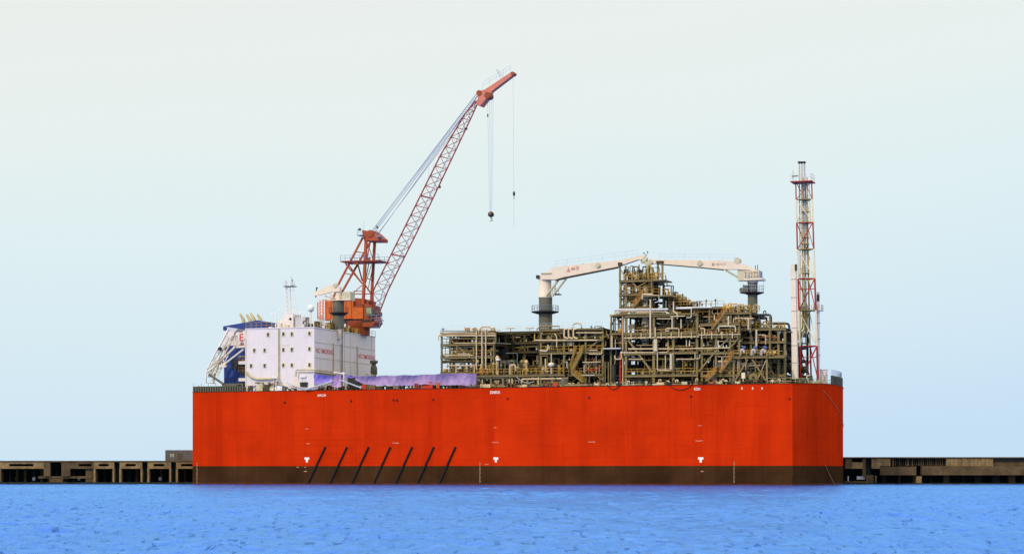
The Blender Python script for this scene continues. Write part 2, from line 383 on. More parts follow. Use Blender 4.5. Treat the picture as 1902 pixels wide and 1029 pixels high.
# tug push marks, shaped like a T
for px in (570, 921, 1301.5):
    x = S(px, 0); z = Zp(px, 853.5, 0); mb = MB()
    mb.box(x-.5, x+.5, -.02, .02, z+.05, z+.47); mb.box(x-.21, x+.21, -.021, .02, z-.5, z+.049)
    part(hull, 'tug_mark', mb, WLET)
def hulltext(txt, px, py, hpx, wpx, M):
    x, _, z = P(px, py, 0); mb = textmb(txt, m(hpx)*1.4, (0, 0, 0), (1,0,0), (0,0,1))
    x0 = min(v[0] for v in mb.v); x1 = max(v[0] for v in mb.v); z0 = min(v[2] for v in mb.v); z1 = max(v[2] for v in mb.v)
    sx = m(wpx)/(x1-x0); sz = m(hpx)/(z1-z0)
    mb.v = [(x - m(wpx)/2 + (v[0]-x0)*sx, -.02, z - m(hpx)/2 + (v[2]-z0)*sz) for v in mb.v]
    part(hull, 'hull_lettering', mb, M)
hulltext('BARCOM', 597.5, 734, 4.4, 16.5, WLET)
hulltext('ZONEKOK', 919.5, 728.5, 5, 20, WLET)
hulltext('KOH', 1295, 722.2, 5, 11, WLET)
for px, py, t in ((570, 796.5, '-T-'), (572.5, 823.5, '-8-'), (735, 822.5, 'WATER'), (920, 794, '-T-'), (920, 821.3, 'WATER'), (1099, 820.5, 'WATER'), (1300, 790, '-W-'), (1299, 818.5, 'DRAFT'), (553, 867.3, 'AF'), (567, 867.3, 'Y'), (567, 875, '-MF'), (904, 862, '-UV'), (1305, 875, 'M-')):
    hulltext(t, px, py, 2.0, 3.6*max(1.6, len(t)*.75), FLET)
for px in (1378, 1398, 1415.5): hulltext('8', px, 721, 4, 2.4, WLET)
for px, top in ((366, 860), (891.5, 858), (1363.5, 858)):
    mb = MB(); x = S(px, 0)
    for k, py in enumerate(range(int(top), 897, 4)):
        z = Zp(px, py, 0); mb.box(x-.07, x+(.12 if k % 2 else .05), -.022, .0, z-.11, z+.14)
    mb.box(x-.075, x-.02, -.024, .0, Zp(px, 897, 0), Zp(px, top, 0)); part(hull, 'draft_scale', mb, DRFT)
for px, py in ((529, 747), (652, 744.5), (731, 742.5), (737.5, 743), (805, 741.5), (943, 740), (1094, 738), (1283.5, 735.5), (1466, 740)):
    mb = MB(); c = P(px, py, 0); mb.lathe((c[0], -.25, c[2]), [(.17, 0), (.17, .3)], 10, 'y')
    part(hull, 'discharge_port', mb, BLACK)
for (pa, ya), (pb, yb) in (((1283.5, 737), (1284, 775)),):
    mb = MB(); mb.beam((S(pa, 0), -.01, Zp(pa, ya, 0)), (S(pb, 0), -.01, Zp(pb, yb, 0)), .06); part(hull, 'rust_streak', mb, WLRED)
for i in range(7):  # black tubes slanting down the hull side at even spacing
    x0 = 604.5 + i*40.3
    a = P(x0, 829.5, 0); b = P(x0-31.5+i*.3, 896, 0); mb = MB()
    mb.tube([(a[0], -.16, a[2]), (b[0], -.16, b[2])], .19, 10)
    part(ship, 'diagonal_bar', mb, BLACK, 'black diagonal bar across the red and brown hull side')
# bulwark and fittings along the edge
mb = MB(); xs = [-LEN+.4 + i*.55 for i in range(int((S(452, 0)+LEN)/.55))]
mb.box(-LEN+.3, S(452, .5), .30, .42, DECK-.3, DECK+.95)
part(ship, 'stern_bulwark', mb, OLIVD)
mb = MB()
for x in xs: mb.box(x-.09, x+.09, .12, .30, DECK-.25, DECK+1.0 + random.uniform(-.35, .3))
for x in xs[::3]: mb.tube([(x, .3, DECK+.7), (x, .3, DECK+1.55)], .035, 6)
part(ship, 'bulwark_stay', mb, GREYG)
mb = MB(); mb.box(-LEN+.15, -LEN+.3, .3, 40, DECK-.3, DECK+.95); part(ship, 'transom_bulwark', mb, GREYG)
# bow bulwark on the far shoulder with rail
pts = [(bowx(y)-.3, y) for y in [18.5+i*1.0 for i in range(24)]]
mb = MB(); rl = []
for (x, y), (x2, y2) in zip(pts, pts[1:]):
    mb.beam((x, y, DECK+.9), (x2, y2, DECK+.9), .2, 2.6)
part(ship, 'bow_bulwark', mb, OLIVD)
mb = MB()
for (x, y) in pts[::1]: mb.beam((x+.18, y, DECK-.2), (x+.18, y, DECK+2.25), .1)
part(ship, 'bulwark_frame', mb, GREYG)
mb = MB(); mb.rail([(x, y, DECK+2.2) for x, y in pts], 1.1, 1.0, .035); part(ship, 'bow_handrail', mb, ROPE)
# foredeck rail near side
mb = MB(); mb.rail([(S(1425, .5), .5, DECK-.2), (-.4, .5, DECK-.2), (bowx(8)-.4, 8, DECK-.1), (bowx(16)-.4, 16, DECK), (bowx(24)-.4, 24, DECK)], 1.3, 1.4, .04); part(ship, 'foredeck_handrail', mb, STAIN)
# rope guards: hoses drooping over the side
for a, b, sg in ((1128, 1152, .85), (1243, 1286, .95)):
    pa = P(a, 715.5, -.12); pb = P(b, 714, -.12); mb = MB(); mb.tube(bez(pa, pb, sg, 14), .06, 6)
    solo('hanging_hose', 'black hose looping over the red hull edge, %s' % ('shorter loop nearest the grey tank' if a == 1128 else 'wider loop right of the white upright box'), 'hose', mb, BLACK, pa, 'hoses looped over the hull edge')
mb = MB(); mb.tube([P(1499, 712, 9)] + [(bowx(y_)+.08, y_, 18.6-(y_-10)*.31) for y_ in (12, 16, 20, 24, 28, 31, 33)], .04, 6)
solo('mooring_rope', 'thin brownish rope slanting down the dark red bow', 'rope', mb, DRFT, P(1499, 712, 9))
mb = MB(); yb = 13.0; mb.tube([(bowx(yb)+.15, yb, BOOTZ+.1), (bowx(yb+1)+.5, yb+1.4, 2.2), (bowx(yb+2)+1.3, yb+2.8, -.2)], .05, 6)
solo('anchor_chain', 'thin brownish chain dropping into the water from the dark band of the bow', 'chain', mb, DRFT, (bowx(yb), yb, 0))

# small deck fittings along the near edge
def rnd(a, b): return random.uniform(a, b)
def fitting(px):
    x = S(px, .9); y = rnd(.5, 2.2); k = random.random(); z = DECK-.3
    M = random.choice([OLIVD, DARK, DARK, GREYG, STAIN, TAN, OLIVE, RUSTM, CREAMD])
    mb = MB()
    if k < .25:
        for dx in (-.35, .35): mb.lathe((x+dx, y, z), [(.22, 0), (.2, .8), (.27, .85), (.27, .98)], 10)
        mb.box(x-.8, x+.8, y-.3, y+.3, z, z+.12); nm = 'bollard'
    elif k < .5:
        h = rnd(.6, 1.5); mb.tube(fil([(x, y, z), (x, y, z+h), (x+.45, y, z+h), (x+.45, y, z+h-.35)], .2), rnd(.08, .16), 8); nm = 'vent_pipe'
    elif k < .7:
        mb.box(x-rnd(.3, .9), x+rnd(.3, .9), y-.3, y+.4, z, z+rnd(.5, 1.2)); mb.box(x-.2, x+.2, y-.38, y-.3, z+.2, z+.5); nm = 'deck_box'
    elif k < .85:
        mb.tube([(x, y, z), (x, y, z+rnd(.5, 1.1))], .07, 6); mb.lathe((x, y-.05, z+.9), [(.3, 0), (.3, .06)], 12, 'y'); mb.lathe((x, y, z+.2), [(.12, 0), (.22, .12), (.12, .3)], 8); nm = 'valve'
    else:
        mb.lathe((x-.5, y, z+.55), [(.5, 0), (.5, .08), (.25, .1), (.25, .8), (.5, .82), (.5, .9)], 14, 'x'); mb.box(x-.6, x+.6, y-.4, y+.4, z, z+.12); nm = 'mooring_winch'
    part(ship, nm, mb, M)
for i in range(60):
    px_ = rnd(459, 560); y = rnd(.35, .8); x = S(px_, y); z = DECK-.3; h = rnd(.5, 2.2) * (1 if px_ < 520 else .8); mb = MB(); k = random.random()
    if k < .35: mb.tube(fil([(x, y, z), (x, y, z+h), (x+rnd(.3, 1.2), y, z+h), (x+rnd(.3, 1.2), y, z+h*.5)], .15), rnd(.04, .12), 6); nm = 'vent_pipe'
    elif k < .7: w_ = rnd(.15, .6); mb.box(x-w_, x+w_, y-.2, y+.15, z, z+h*.8); mb.box(x-w_*.6, x+w_*.6, y-.24, y-.202, z+h*.2, z+h*.6); nm = 'deck_box'
    else: mb.lathe((x, y, z), [(.25, 0), (.25, h*.5), (.12, h*.55), (.12, h*.8), (.3, h*.82), (.3, h*.9)], 10); nm = 'deck_vent'
    part(ship, nm, mb, random.choice([WHITE, CREAMD, GREYP, STAIN, GREYG, OLIVD, RUSTM, LTAN, DARK]))
px = 452
while px < 1466:
    fitting(px); px += rnd(4.2, 8.0)
for px0, px1, py, r_, M in ((665, 885, 718.5, .09, STAIN), (455, 560, 719, .08, CREAMD), (885, 1130, 713.5, .1, OLIVE), (895, 1300, 711, .07, TAN), (1130, 1466, 712, .1, OLIVD)):
    a = P(px0, py, 1.2); b = P(px1, py, 1.2); z = DECK + rnd(.15, .55); mb = MB(); mb.tube([(a[0], 1.2, z), (b[0], 1.2, z)], r_, 8); part(ship, 'deck_pipe', mb, M)
mb = MB(); mb.rail([(S(640, 2.6), 2.6, DECK+1.3), (S(815, 2.6), 2.6, DECK+1.3)], 1.5, 2.4, .025); part(ship, 'deck_handrail', mb, ROPE)

# ------------------------------------------------------------------ accommodation block
hx0 = S(456.6, 1); hx1 = S(583.8, 1); hy0, hy1 = 1.0, 33.5
hz = Zp(583.8, 608.5, 1)
acc = TH_('accommodation_block', 'white windowed deckhouse block with NO SMOKING in red on its shaded side', 'deckhouse', ((hx0+hx1)/2, (hy0+hy1)/2, DECK-.3))
wall = part(acc, 'wall', MB().box(hx0, hx1, hy0, hy1, DECK-.3, hz), WALLM)
mb = MB(); mb.box(hx0-.12, hx1+.12, hy0-.12, hy1+.12, hz+.002, hz+.16); part(acc, 'roof', mb, WALLM)
mb = MB(); mb.box(hx0-.1, hx0+.12, hy0-.1, hy0-.002, DECK, hz-.003); part(acc, 'corner_trim', mb, FRAME)
wins = [(498,621.5),(526.5,620.5),(542.3,620.5),(575,619.5),(472.5,651),(491.7,650.5),(526.5,649.5),(542.3,649),(575,648),(466.5,679.5),(491.7,679.2),(526.5,678.5),(542.3,678.2),(575,677.5)]
for px, py in wins:
    x, _, z = P(px, py, hy0); mb = MB(); W_, H_ = .24, .37
    for a, b, c, d in ((-W_-.1, W_+.1, H_, H_+.1), (-W_-.1, W_+.1, -H_-.1, -H_), (-W_-.1, -W_, -H_, H_), (W_, W_+.1, -H_, H_)): mb.box(x+a, x+b, hy0-.09, hy0-.003, z+c, z+d)
    f = part(acc, 'window', mb, FRAME)
    part(f, 'pane', MB().box(x-W_, x+W_, hy0-.035, hy0-.004, z-H_, z+H_), GLASS)
mb = MB(); x = S(518.3, 1)
mb.box(x-.16, x-.03, hy0-.14, hy0-.004, Zp(518, 702, 1), hz-.05); mb.box(x+.04, x+.22, hy0-.10, hy0-.005, Zp(518, 704, 1), hz-.08); part(acc, 'drain_pipe', mb, STAIN)
mb = MB(); textx = P(524, 642.5, 1); mb = textmb('MUSTER POINT', .26, (textx[0], hy0-.012, textx[2]), (1,0,0), (0,0,1), .86); part(acc, 'lettering', mb, STAIN)
# seams and pipes on the bow-facing wall
def yon(px):            # y on the wall x=hx1 for a picture column
    lo, hi = hy0, hy1
    for _ in range(40):
        md = (lo+hi)/2
        if PXof(hx1, md) < px: lo = md
        else: hi = md
    return lo
H0 = DECK; HH = hz-DECK
for f_ in (.28, .52, .77):
    mb = MB(); mb.box(hx1+.003, hx1+.05, hy0, hy1, H0+HH*f_-.04, H0+HH*f_+.04); part(acc, 'wall_seam', mb, STAIN)
for px, top in ((618.5, .79), (633, .80), (663, .80)):
    y = yon(px); mb = MB(); mb.tube([(hx1+.2, y, H0), (hx1+.2, y, H0+HH*top)], .13, 8); part(acc, 'wall_pipe', mb, CREAMD)
for px in (640, 651, 690):
    y = yon(px); mb = MB(); mb.box(hx1+.003, hx1+.06, y-.05, y+.05, H0, hz-.1); part(acc, 'wall_rib', mb, PALE)
for px, fz in ((587, .60), (665.5, .60)):
    y = yon(px); y2 = yon(px+32)
    mb = textmb('NO SMOKING', 1, (0,0,0), (1,0,0), (0,0,1)); a = min(v[0] for v in mb.v); b = max(v[0] for v in mb.v); c = min(v[2] for v in mb.v); d = max(v[2] for v in mb.v)
    mb.v = [(hx1+.02, y+(v[0]-a)/(b-a)*(y2-y), H0+HH*fz+(v[2]-c)/(d-c)*1.0) for v in mb.v]
    part(acc, 'lettering', mb, REDL)
# roof rail, vents and stuff
mb = MB(); mb.rail([(hx0, hy0, hz+.15), (S(505, 1), hy0, hz+.15)], 1.15, 1.0, .045); part(acc, 'roof_handrail', mb, YEL)
mb = MB(); mb.rail([(S(505, 1), hy0, hz+.15), (hx1, hy0, hz+.15)], 1.05, 1.5, .03); part(acc, 'roof_handrail', mb, PALE)
mb = MB(); mb.rail([(hx1, hy0, hz+.15), (hx1, hy1, hz+.15)], 1.1, 1.8, .045); part(acc, 'roof_handrail', mb, YEL)
for i in range(80):
    y = rnd(3, 33); x = hx1 - rnd(.4, 4); h = rnd(.6, 2.6); k = random.random(); mb = MB()
    if k < .5: mb.tube(fil([(x, y, hz), (x, y, hz+h), (x+.5, y, hz+h)], .25), rnd(.06, .16), 8)
    else: mb.box(x-.4, x+.4, y-.5, y+.5, hz+.17, hz+h*.7)
    part(acc, 'roof_vent', mb, random.choice([CREAMD, OLIVD, OLIVD, STAIN, DARK, DARK, WHITE, YEL]))
for i in range(16):
    px = rnd(500, 572); x = S(px, 4); h = rnd(.7, 2.6); y = rnd(2.5, 8); mb = MB()
    if i % 2: mb.tube([(x, y, hz), (x, y, hz+h)], rnd(.04, .13), 8)
    else: mb.box(x-rnd(.2, .5), x+rnd(.2, .5), y-.4, y+.4, hz+.17, hz+h*.75)
    part(acc, 'roof_vent', mb, random.choice([WHITE, PALE, WHITE, CREAMD]))
# low annex at the forward corner with clad pipes over it
ax0 = S(556, .3); mb = MB(); mb.box(ax0, hx1+.3, .25, .98, DECK-.25, Zp(575, 692, .3)); an = part(acc, 'annex', mb, WALLM)
mb = MB(); mb.box(S(545.5, .3), ax0-.002, .27, .98, DECK-.25, Zp(550, 705, .3)); part(acc, 'annex', mb, CREAM)
for k, py in enumerate((686.5, 690.5)):
    a = P(548, py+12, 0); mb = MB()
    mb.tube(fil([P(548+k, py+13-k*4, .1), P(549.5+k, py, .1), P(585-k, py, .1), (hx1+.5, 2, Zp(583, py, .3)), (hx1+.5, yon(634), Zp(583, py, .3)-.1)], .5), .14, 8); part(acc, 'clad_pipe', mb, CREAMD)
mb = MB(); mb.tube(fil([P(456, 690, .6), P(463, 699, .6), P(474, 704, .6), P(500, 704, .6), P(513, 702, .6), P(517, 708, .6)], .8), .2, 8); part(acc, 'clad_pipe', mb, STAIN)
for px, py, w_ in ((511, 700.5, 1.0), (563, 699, 1.1)):
    mb = MB(); x, _, z = P(px, py, .1); mb.box(x-w_/2, x+w_/2, -.1, .2, z-.2, z+.18); mb.beam((x-.3, .05, DECK-.3), (x-.3, .05, z-.2), .05); mb.beam((x+.3, .05, DECK-.3), (x+.3, .05, z-.2), .05); part(acc, 'floodlight', mb, WHITE)
mb = MB(); c = P(564, 714.5, .0); mb.box(c[0]-.75, c[0]+.75, -.05, .24, c[2]-.45, c[2]+.4); mb.tube([(c[0]-.8, .1, c[2]+.35), (c[0]+.8, .1, c[2]+.35)], .18, 8)
solo('black_winch', 'black covered winch box on the deck edge before the white corner annex', 'winch', mb, DARK, (c[0], .1, DECK-.3))

# roof house
rh = TH_('roof_house', 'small white cabin with rail on the deckhouse roof below the lattice mast', 'cabin', P(540, 607, 7))
a = P(514, 608, 6); b = P(547, 590, 6); mb = MB(); mb.box(a[0], b[0]-.3, 6, 10, hz+.17, b[2]-.4); part(rh, 'wall', mb, WHITE)
a = P(526, 605, 5.8); b = P(545, 583, 5.8); mb = MB(); mb.box(a[0], b[0], 5.6, 9.7, hz+.17, b[2]); part(rh, 'wall', mb, WALLM)
a = P(547, 605, 6); b = P(564, 588.5, 6); mb = MB(); mb.box(a[0], b[0], 6.2, 9, hz+.17, b[2]); part(rh, 'locker', mb, GREYP)
mb = MB(); mb.rail([P(524, 583, 5.6), P(547, 583, 5.6)], 1.0, 1.2, .03); mb.rail([P(547, 589, 6), P(566, 589, 6)], 1.0, 1, .03); part(rh, 'handrail', mb, WHITE)
mb = MB(); c = P(539, 592.5, 5.5); mb.lathe(c, [(.28, 0), (.28, .2)], 12, 'y'); part(rh, 'porthole', mb, DARK)
for px, top in ((505, 585), (512, 583), (519, 577), (566, 585), (561, 590)):
    mb = MB(); a = P(px, top, 5); mb.tube([(a[0], 5, hz), a], .07, 8); mb.lathe((a[0], a[1], a[2]), [(.16, 0), (.16, .2), (.04, .35)], 8); part(rh, 'vent_pipe', mb, WHITE)

# mast
ms = TH_('lattice_mast', 'thin white lattice radio mast rising from the deckhouse roof', 'mast', P(541, 600, 8))
mb = None
legs = [(P(533.5, 604, 8), P(530.5, 533, 8)), (P(537.5, 604, 8), P(533, 533, 8)), (P(553.5, 600, 8), P(545, 533, 8)), (P(541, 604, 9), P(539, 533, 9))]
for a, b in legs: part(ms, 'mast_leg', MB().tube([a, b], .07, 6), WHITE)
for i in range(9):
    t0 = i/9; t1 = (i+1)/9; A = [Vector(a).lerp(Vector(b), t0) for a, b in legs]; B = [Vector(a).lerp(Vector(b), t1) for a, b in legs]
    mb = MB(); mb.beam(A[0], B[1], .05); mb.beam(A[1], B[0], .05)
    if i % 2 == 0: mb.beam(B[1], A[2], .03); mb.beam(A[1], A[2], .03)
    mb.beam(B[0], B[2], .03); part(ms, 'cross_brace', mb, PALE)
c = P(538, 532.6, 8); mb = MB(); mb.box(c[0]-1.1, c[0]+1.1, 7.4, 9.2, c[2], c[2]+.12); part(ms, 'platform', mb, DARK)
mb = MB(); mb.rail([(c[0]-1.1, 7.4, c[2]+.1), (c[0]+1.1, 7.4, c[2]+.1)], .9, .7, .03); part(ms, 'handrail', mb, PALE)
for px, t in ((530.5, 519), (532, 522), (541, 513), (543, 518), (547, 526)):
    a = P(px, 532, 8); b = P(px, t, 8); mb = MB(); mb.tube([a, b], .04, 6); mb.cbox((b[0], b[1], b[2]-.35), .22, .15, .2); part(ms, 'antenna', mb, random.choice([PALE, DSTEEL]))
rd = TH_('radome', 'white satellite dome on a pole at the deckhouse roof corner', 'antenna', P(577.5, 606, 3))
a = P(577.5, 608, 3); b = P(577.5, 579, 3); part(rd, 'pole', MB().tube([(a[0], 3, hz), b], .13, 8), CREAM)
c = P(577.5, 572.5, 3); part(rd, 'dome', MB().lathe((c[0], c[1], c[2]), [(.05, -.62), (.45, -.55), (.65, -.25), (.66, .05), (.6, .38), (.42, .6), (.05, .72)], 20), WHITE)
part(rd, 'dome_base', MB().lathe((c[0], c[1], c[2]-.75), [(.2, 0), (.55, .22)], 16), CREAMD)

# ------------------------------------------------------------------ funnel casing
fy0, fy1 = 9.0, 26.0
fx0 = S(416, fy0); fx1 = hx0 - .02
cs = TH_('funnel_casing', 'navy blue funnel casing with white band and red letter E behind the stair truss', 'funnel', ((fx0+fx1)/2, 17, DECK-.3))
zb0, zb1 = Zp(440, 641.5, fy0), Zp(440, 613, fy0)
zl, zr = Zp(416, 606, fy0), Zp(487, 594.5, fy0)
part(cs, 'casing', MB().box(fx0, fx1, fy0, fy1, DECK-.3, zb0), BLUE)
part(cs, 'white_band', MB().box(fx0+.02, fx1, fy0+.02, fy1-.02, zb0+.002, zb1), WALLM)
part(cs, 'slanted_roof', MB().prism([(fx0-.15, zb1+.002), (fx1, zb1+.002), (fx1, zr-.3), (fx1-1, zr), (fx0-.15, zl)], fy0-.1, fy1+.1), BLUE)
c = P(443.8, 633, fy0); mb = textmb('E', m(20), (c[0], fy0-.02+.02-.015, c[2]), (1,0,0), (0,0,1), 1.0); part(cs, 'lettering', mb, REDL)
c = P(447, 638.5, fy0); part(cs, 'lettering', textmb('BR', m(7), (c[0], fy0-.02, c[2]-.3), (1,0,0), (0,0,1), 1.0), REDL)
a = P(431, 686, fy0); b = P(447, 667, fy0); part(cs, 'louvre', MB().box(a[0], b[0], fy0-.06, fy0-.003, a[2], b[2]), DSTEEL)
mb = MB()
for i, (tx, ty, bx, by) in enumerate(((446.5, 584, 453.5, 600), (459, 585.5, 466, 600), (466.5, 583, 474, 599), (479, 585, 485, 598))):
    a = P(bx, by, fy0+4); b = P(tx, ty, fy0+4); mb = MB(); d_ = Vector(b)-Vector(a); mb.tube([Vector(a)-Vector((.1,0,.3)), Vector(a)+d_*.35+Vector((.12,0,0)), Vector(a)+d_*.7+Vector((.06,0,0)), Vector(b), Vector(b)+d_*.12], .46, 12, .16)
    part(cs, 'exhaust_pipe', mb, STAIN)
# side galleries between casing and block
for py in (662, 676.5, 708):
    a = P(443, py, 5); mb = MB(); mb.box(S(443, 5), hx0-.03, 5, fy0-.01, a[2], a[2]+.12 if py == 662 else a[2]+.65); part(cs, 'gallery', mb, WALLM if py != 662 else STAIN)
for py in (673, 692):
    mb = MB(); a = P(443.5, py, 5.1); mb.rail([(a[0], 5.1, a[2]), (hx0-.1, 5.1, a[2])], 1.1, .8, .05); part(cs, 'handrail', mb, random.choice([YEL, RUSTM]))
mb = MB(); a = P(443.5, 697, 6); b = P(456, 680, 6); mb.box(a[0]+.1, hx0-.05, 6.5, 8.9, a[2], b[2]+.9); part(cs, 'machinery', mb, DARK)

# ------------------------------------------------------------------ white stair truss on the stern
tr = TH_('stern_truss', 'white tubular truss boom leaning over the stern beside the blue casing', 'boom', P(392, 716, 4))
def trp(a, b, r_, M=CREAM, ya=4, yb=None):
    r_ *= 1.25
    p = P(a[0], a[1], ya); q = P(b[0], b[1], yb if yb is not None else ya); part(tr, 'truss_tube', MB().tube([p, q], r_, 8), M)
segs = [((382, 712), (384, 684), .14), ((384, 686), (405, 646), .17), ((404, 650), (426, 608.5), .2), ((390, 700), (425, 628), .13), ((396, 712), (400, 692), .15), ((398, 697), (438, 616), .17),
        ((386, 692), (405, 676), .15), ((402, 678), (436, 645), .19), ((434, 645), (456, 644), .2), ((416, 677), (452, 649), .15), ((384, 686), (414, 662), .15), ((390, 694), (400, 676), .09), ((404, 698), (424, 660), .09),
        ((388, 700), (406, 690), .08), ((404, 650), (414, 676), .08), ((412, 634), (420, 664), .08), ((420, 622), (436, 642), .08), ((384, 710), (398, 712), .07), ((400, 690), (405, 700), .1), ((388, 676), (398, 660), .1), ((394, 688), (410, 684), .08), ((398, 664), (404, 690), .07), ((386, 700), (396, 690), .09), ((408, 668), (420, 676), .1), ((404, 656), (430, 636), .09), ((392, 704), (400, 712), .09), ((396, 670), (412, 650), .1), ((392, 680), (416, 640), .07)]
for i, (a, b, r_) in enumerate(segs): trp(a, b, r_, WHITE if i in (1, 2, 0) else random.choice([CREAM, CREAM, CREAMD]), 4 + (i % 3)*.7)
trp((388, 695), (415, 713), .2, GREYG, 3.6)
a = P(425, 612, 3.6); b = P(444, 614, 3.6); mb = MB(); mb.prism([(a[0]-.3, a[2]+.5), (b[0], b[2]+.35), (b[0]-.6, b[2]-.25), (a[0]+.4, a[2]-.15)], 3.0, 6.2); part(tr, 'head_frame', mb, PALE)
mb = MB(); c = P(410, 648, 4); mb.lathe((c[0], 3.4, c[2]), [(.38, 0), (.38, .5)], 14, 'y'); part(tr, 'sheave', mb, DARK)
mb = MB(); c = P(411, 680, 4); mb.box(c[0]-.3, c[0]+1.2, 3.5, 4.3, c[2]-.25, c[2]+.25); part(tr, 'hinge_block', mb, CREAM)
for px in (432, 437, 440):
    mb = MB(); mb.tube(fil([P(px-4, 632, 5), P(px, 622, 5), P(px+2, 640, 5)], .3), .07, 6); part(tr, 'hose_loop', mb, CREAMD)
# dark stern machinery below the casing
mb = MB(); a = P(416, 720, 6); b = P(456, 712, 6); mb.box(a[0], b[0], 5, 8.5, DECK-.3, b[2]); mb.box(a[0]+1, b[0]-.5, 3, 5, DECK-.3, b[2]-.3)
for i in range(8): mb.lathe((a[0]+.6+i*.5, 2.6, DECK-.1), [(.2, 0), (.2, rnd(.6, 1.2))], 8)
solo('stern_winch', 'dark green winch machinery at the foot of the blue casing', 'winch', mb, GREYG, (b[0]-1.5, 5, DECK-.3))

# ------------------------------------------------------------------ deck crane fixed before the shaded wall
cy_ = yon(628.5)
cx_ = hx1 + 1.35
def PC(px, py): return P(px, py, cy_)
dc = TH_('small_deck_crane', 'small white crane on a grey green pedestal before the orange machinery house', 'crane', (PC(629, 705)[0], cy_, DECK-.3))
def cylp(T, nm, px0, px1, py0, py1, y, M, n=24, r1=None):
    c = P((px0+px1)/2, py1, y); t = P((px0+px1)/2, py0, y); r_ = (S(px1, y)-S(px0, y))/2
    return part(T, nm, MB().lathe(c, [(r1 if r1 else r_, 0), (r_, t[2]-c[2])], n), M)
cylp(dc, 'pedestal', 618.5, 638.5, 560, 610, cy_, GREYG)
cylp(dc, 'pedestal_foot', 624.5, 637.5, 610, 630, cy_, CREAM, 20, .55)
c = PC(629, 582); part(dc, 'platform', MB().lathe(c, [(1.2, -.5), (2.0, 0), (2.05, .12)], 24), DSTEEL)
mb = MB(); rp_ = [(c[0]+2*math.cos(i*math.pi/8), cy_+2*math.sin(i*math.pi/8), c[2]+.1) for i in range(17)]; mb.rail(rp_, 1.1, .8, .03); part(dc, 'handrail', mb, GREYG)
a = PC(637.8, 705); b = PC(637.8, 609); part(dc, 'support_pole', MB().tube([(a[0], cy_-.6, DECK-.3), (b[0], cy_-.6, b[2])], .08, 8), DSTEEL)
a = PC(611.5, 559.5); b = PC(655, 557.8); mb = MB(); mb.box(a[0], b[0], cy_-1.4, cy_+1.4, a[2], b[2]+.1); part(dc, 'turntable_deck', mb, CREAM)
a = PC(639.7, 558); b = PC(655, 542.5); mb = MB(); mb.box(a[0], b[0], cy_-1.2, cy_+1.2, a[2]+.02, b[2]); part(dc, 'machinery_cabinet', mb, CREAMD)
cylp(dc, 'slew_column', 624, 634, 533, 558, cy_, CREAM, 16)
mb = MB(); a = PC(612, 558); b = PC(623, 558); mb.rail([(a[0], cy_-1.3, a[2]+.1), (b[0], cy_-1.3, b[2]+.1)], 1.2, .6, .04); mb.beam(PC(612, 557), PC(622, 544), .12); mb.beam(PC(622, 557), PC(613, 546), .1); part(dc, 'handrail', mb, CREAM)
o = [PC(628, 529), PC(634, 535), PC(634, 542), PC(618, 543), PC(599, 548), PC(586, 550), PC(587.5, 543), PC(596, 540), PC(612, 531)]
part(dc, 'folded_boom', MB().prism([(p[0], p[2]) for p in o], cy_-.9, cy_-.1), CREAM)
mb = MB(); mb.tube([PC(604, 550), PC(626, 556)], .12, 8); mb.tube([PC(620, 541), PC(630, 531)], .16, 8); part(dc, 'hydraulic_ram', mb, CREAMD)
mb = MB(); c = PC(626, 531); mb.lathe((c[0], cy_-1.1, c[2]), [(.45, 0), (.45, .9)], 14, 'y'); part(dc, 'winch_drum', mb, CREAMD)
mb = MB(); mb.beam(PC(586.5, 553), PC(588, 534), .16); mb.cbox(PC(588.5, 535), .3, .3, .3); part(dc, 'boom_tip', mb, DSTEEL)
# white lattice uprights next to it
lu = TH_('lattice_upright', 'white lattice supports standing left of the orange machinery house', 'support', P(597, 607, 6))
for px in (592.3, 597.3, 603): part(lu, 'upright', MB().tube([P(px, 608, 6), P(px, 550, 6)], .1, 8), WHITE)
for i in range(9):
    py = 554 + i*6; mb = MB(); mb.beam(P(592.3, py, 6), P(597.3, py+6, 6), .07); mb.beam(P(597.3, py+6, 6), P(603, py, 6), .07); mb.beam(P(592.3, py, 6), P(603, py, 6), .07); part(lu, 'lacing', mb, WHITE)

# ------------------------------------------------------------------ big orange crane on the roof
BY = 27.0; BN, BF = 24.4, 29.6
bc = TH_('lattice_boom_crane', 'huge orange lattice boom crane towering behind the white deckhouse', 'crane', P(662, 608, BY))
c = P(667, 612, BY); t = P(667, 597, BY)
part(bc, 'pedestal', MB().lathe((c[0], BY, hz), [(2.3, 0), (2.3, c[2]-hz+.6)], 28), CRNB)
part(bc, 'slew_ring', MB().lathe(c, [(2.3, .2), (2.9, t[2]-c[2]-.3), (2.9, t[2]-c[2])], 28), CRNB)
a = P(589, 593.5, BN); b = P(656, 557.5, BN)
mb = MB(); mb.prism([(a[0], a[2]), (b[0], a[2]), (b[0], b[2]+.3), (a[0]+1, b[2]+.3), (a[0], b[2]-.3)], BN, BF); part(bc, 'machinery_house', mb, CRNO)
for k in range(7):
    px = 596 + k*9.4; p = P(px, 593, BN); mb = MB(); mb.box(p[0]-.05, p[0]+.05, BN-.06, BN-.002, a[2]+.1, b[2]+.1); part(bc, 'wall_rib', mb, CRNB)
a = P(655.7, 592.5, BN); b = P(674, 570, BN)
part(bc, 'side_cabin', MB().box(a[0], b[0], BN+.05, BF-.1, a[2], b[2]), CRNO)
part(bc, 'side_cabin_roof', MB().box(a[0]-.1, b[0]+.1, BN-.05, BF, b[2]+.003, b[2]+.2), CRNB)
a = P(656, 569, BN); b = P(683, 554, BN); o = [P(656, 569, BN), P(680, 569, BN), P(683, 558, BN), P(671, 554, BN), P(656, 553, BN)]
part(bc, 'rear_hood', MB().prism([(p[0], p[2]) for p in o], BN+.8, BF-.3), CRNB)
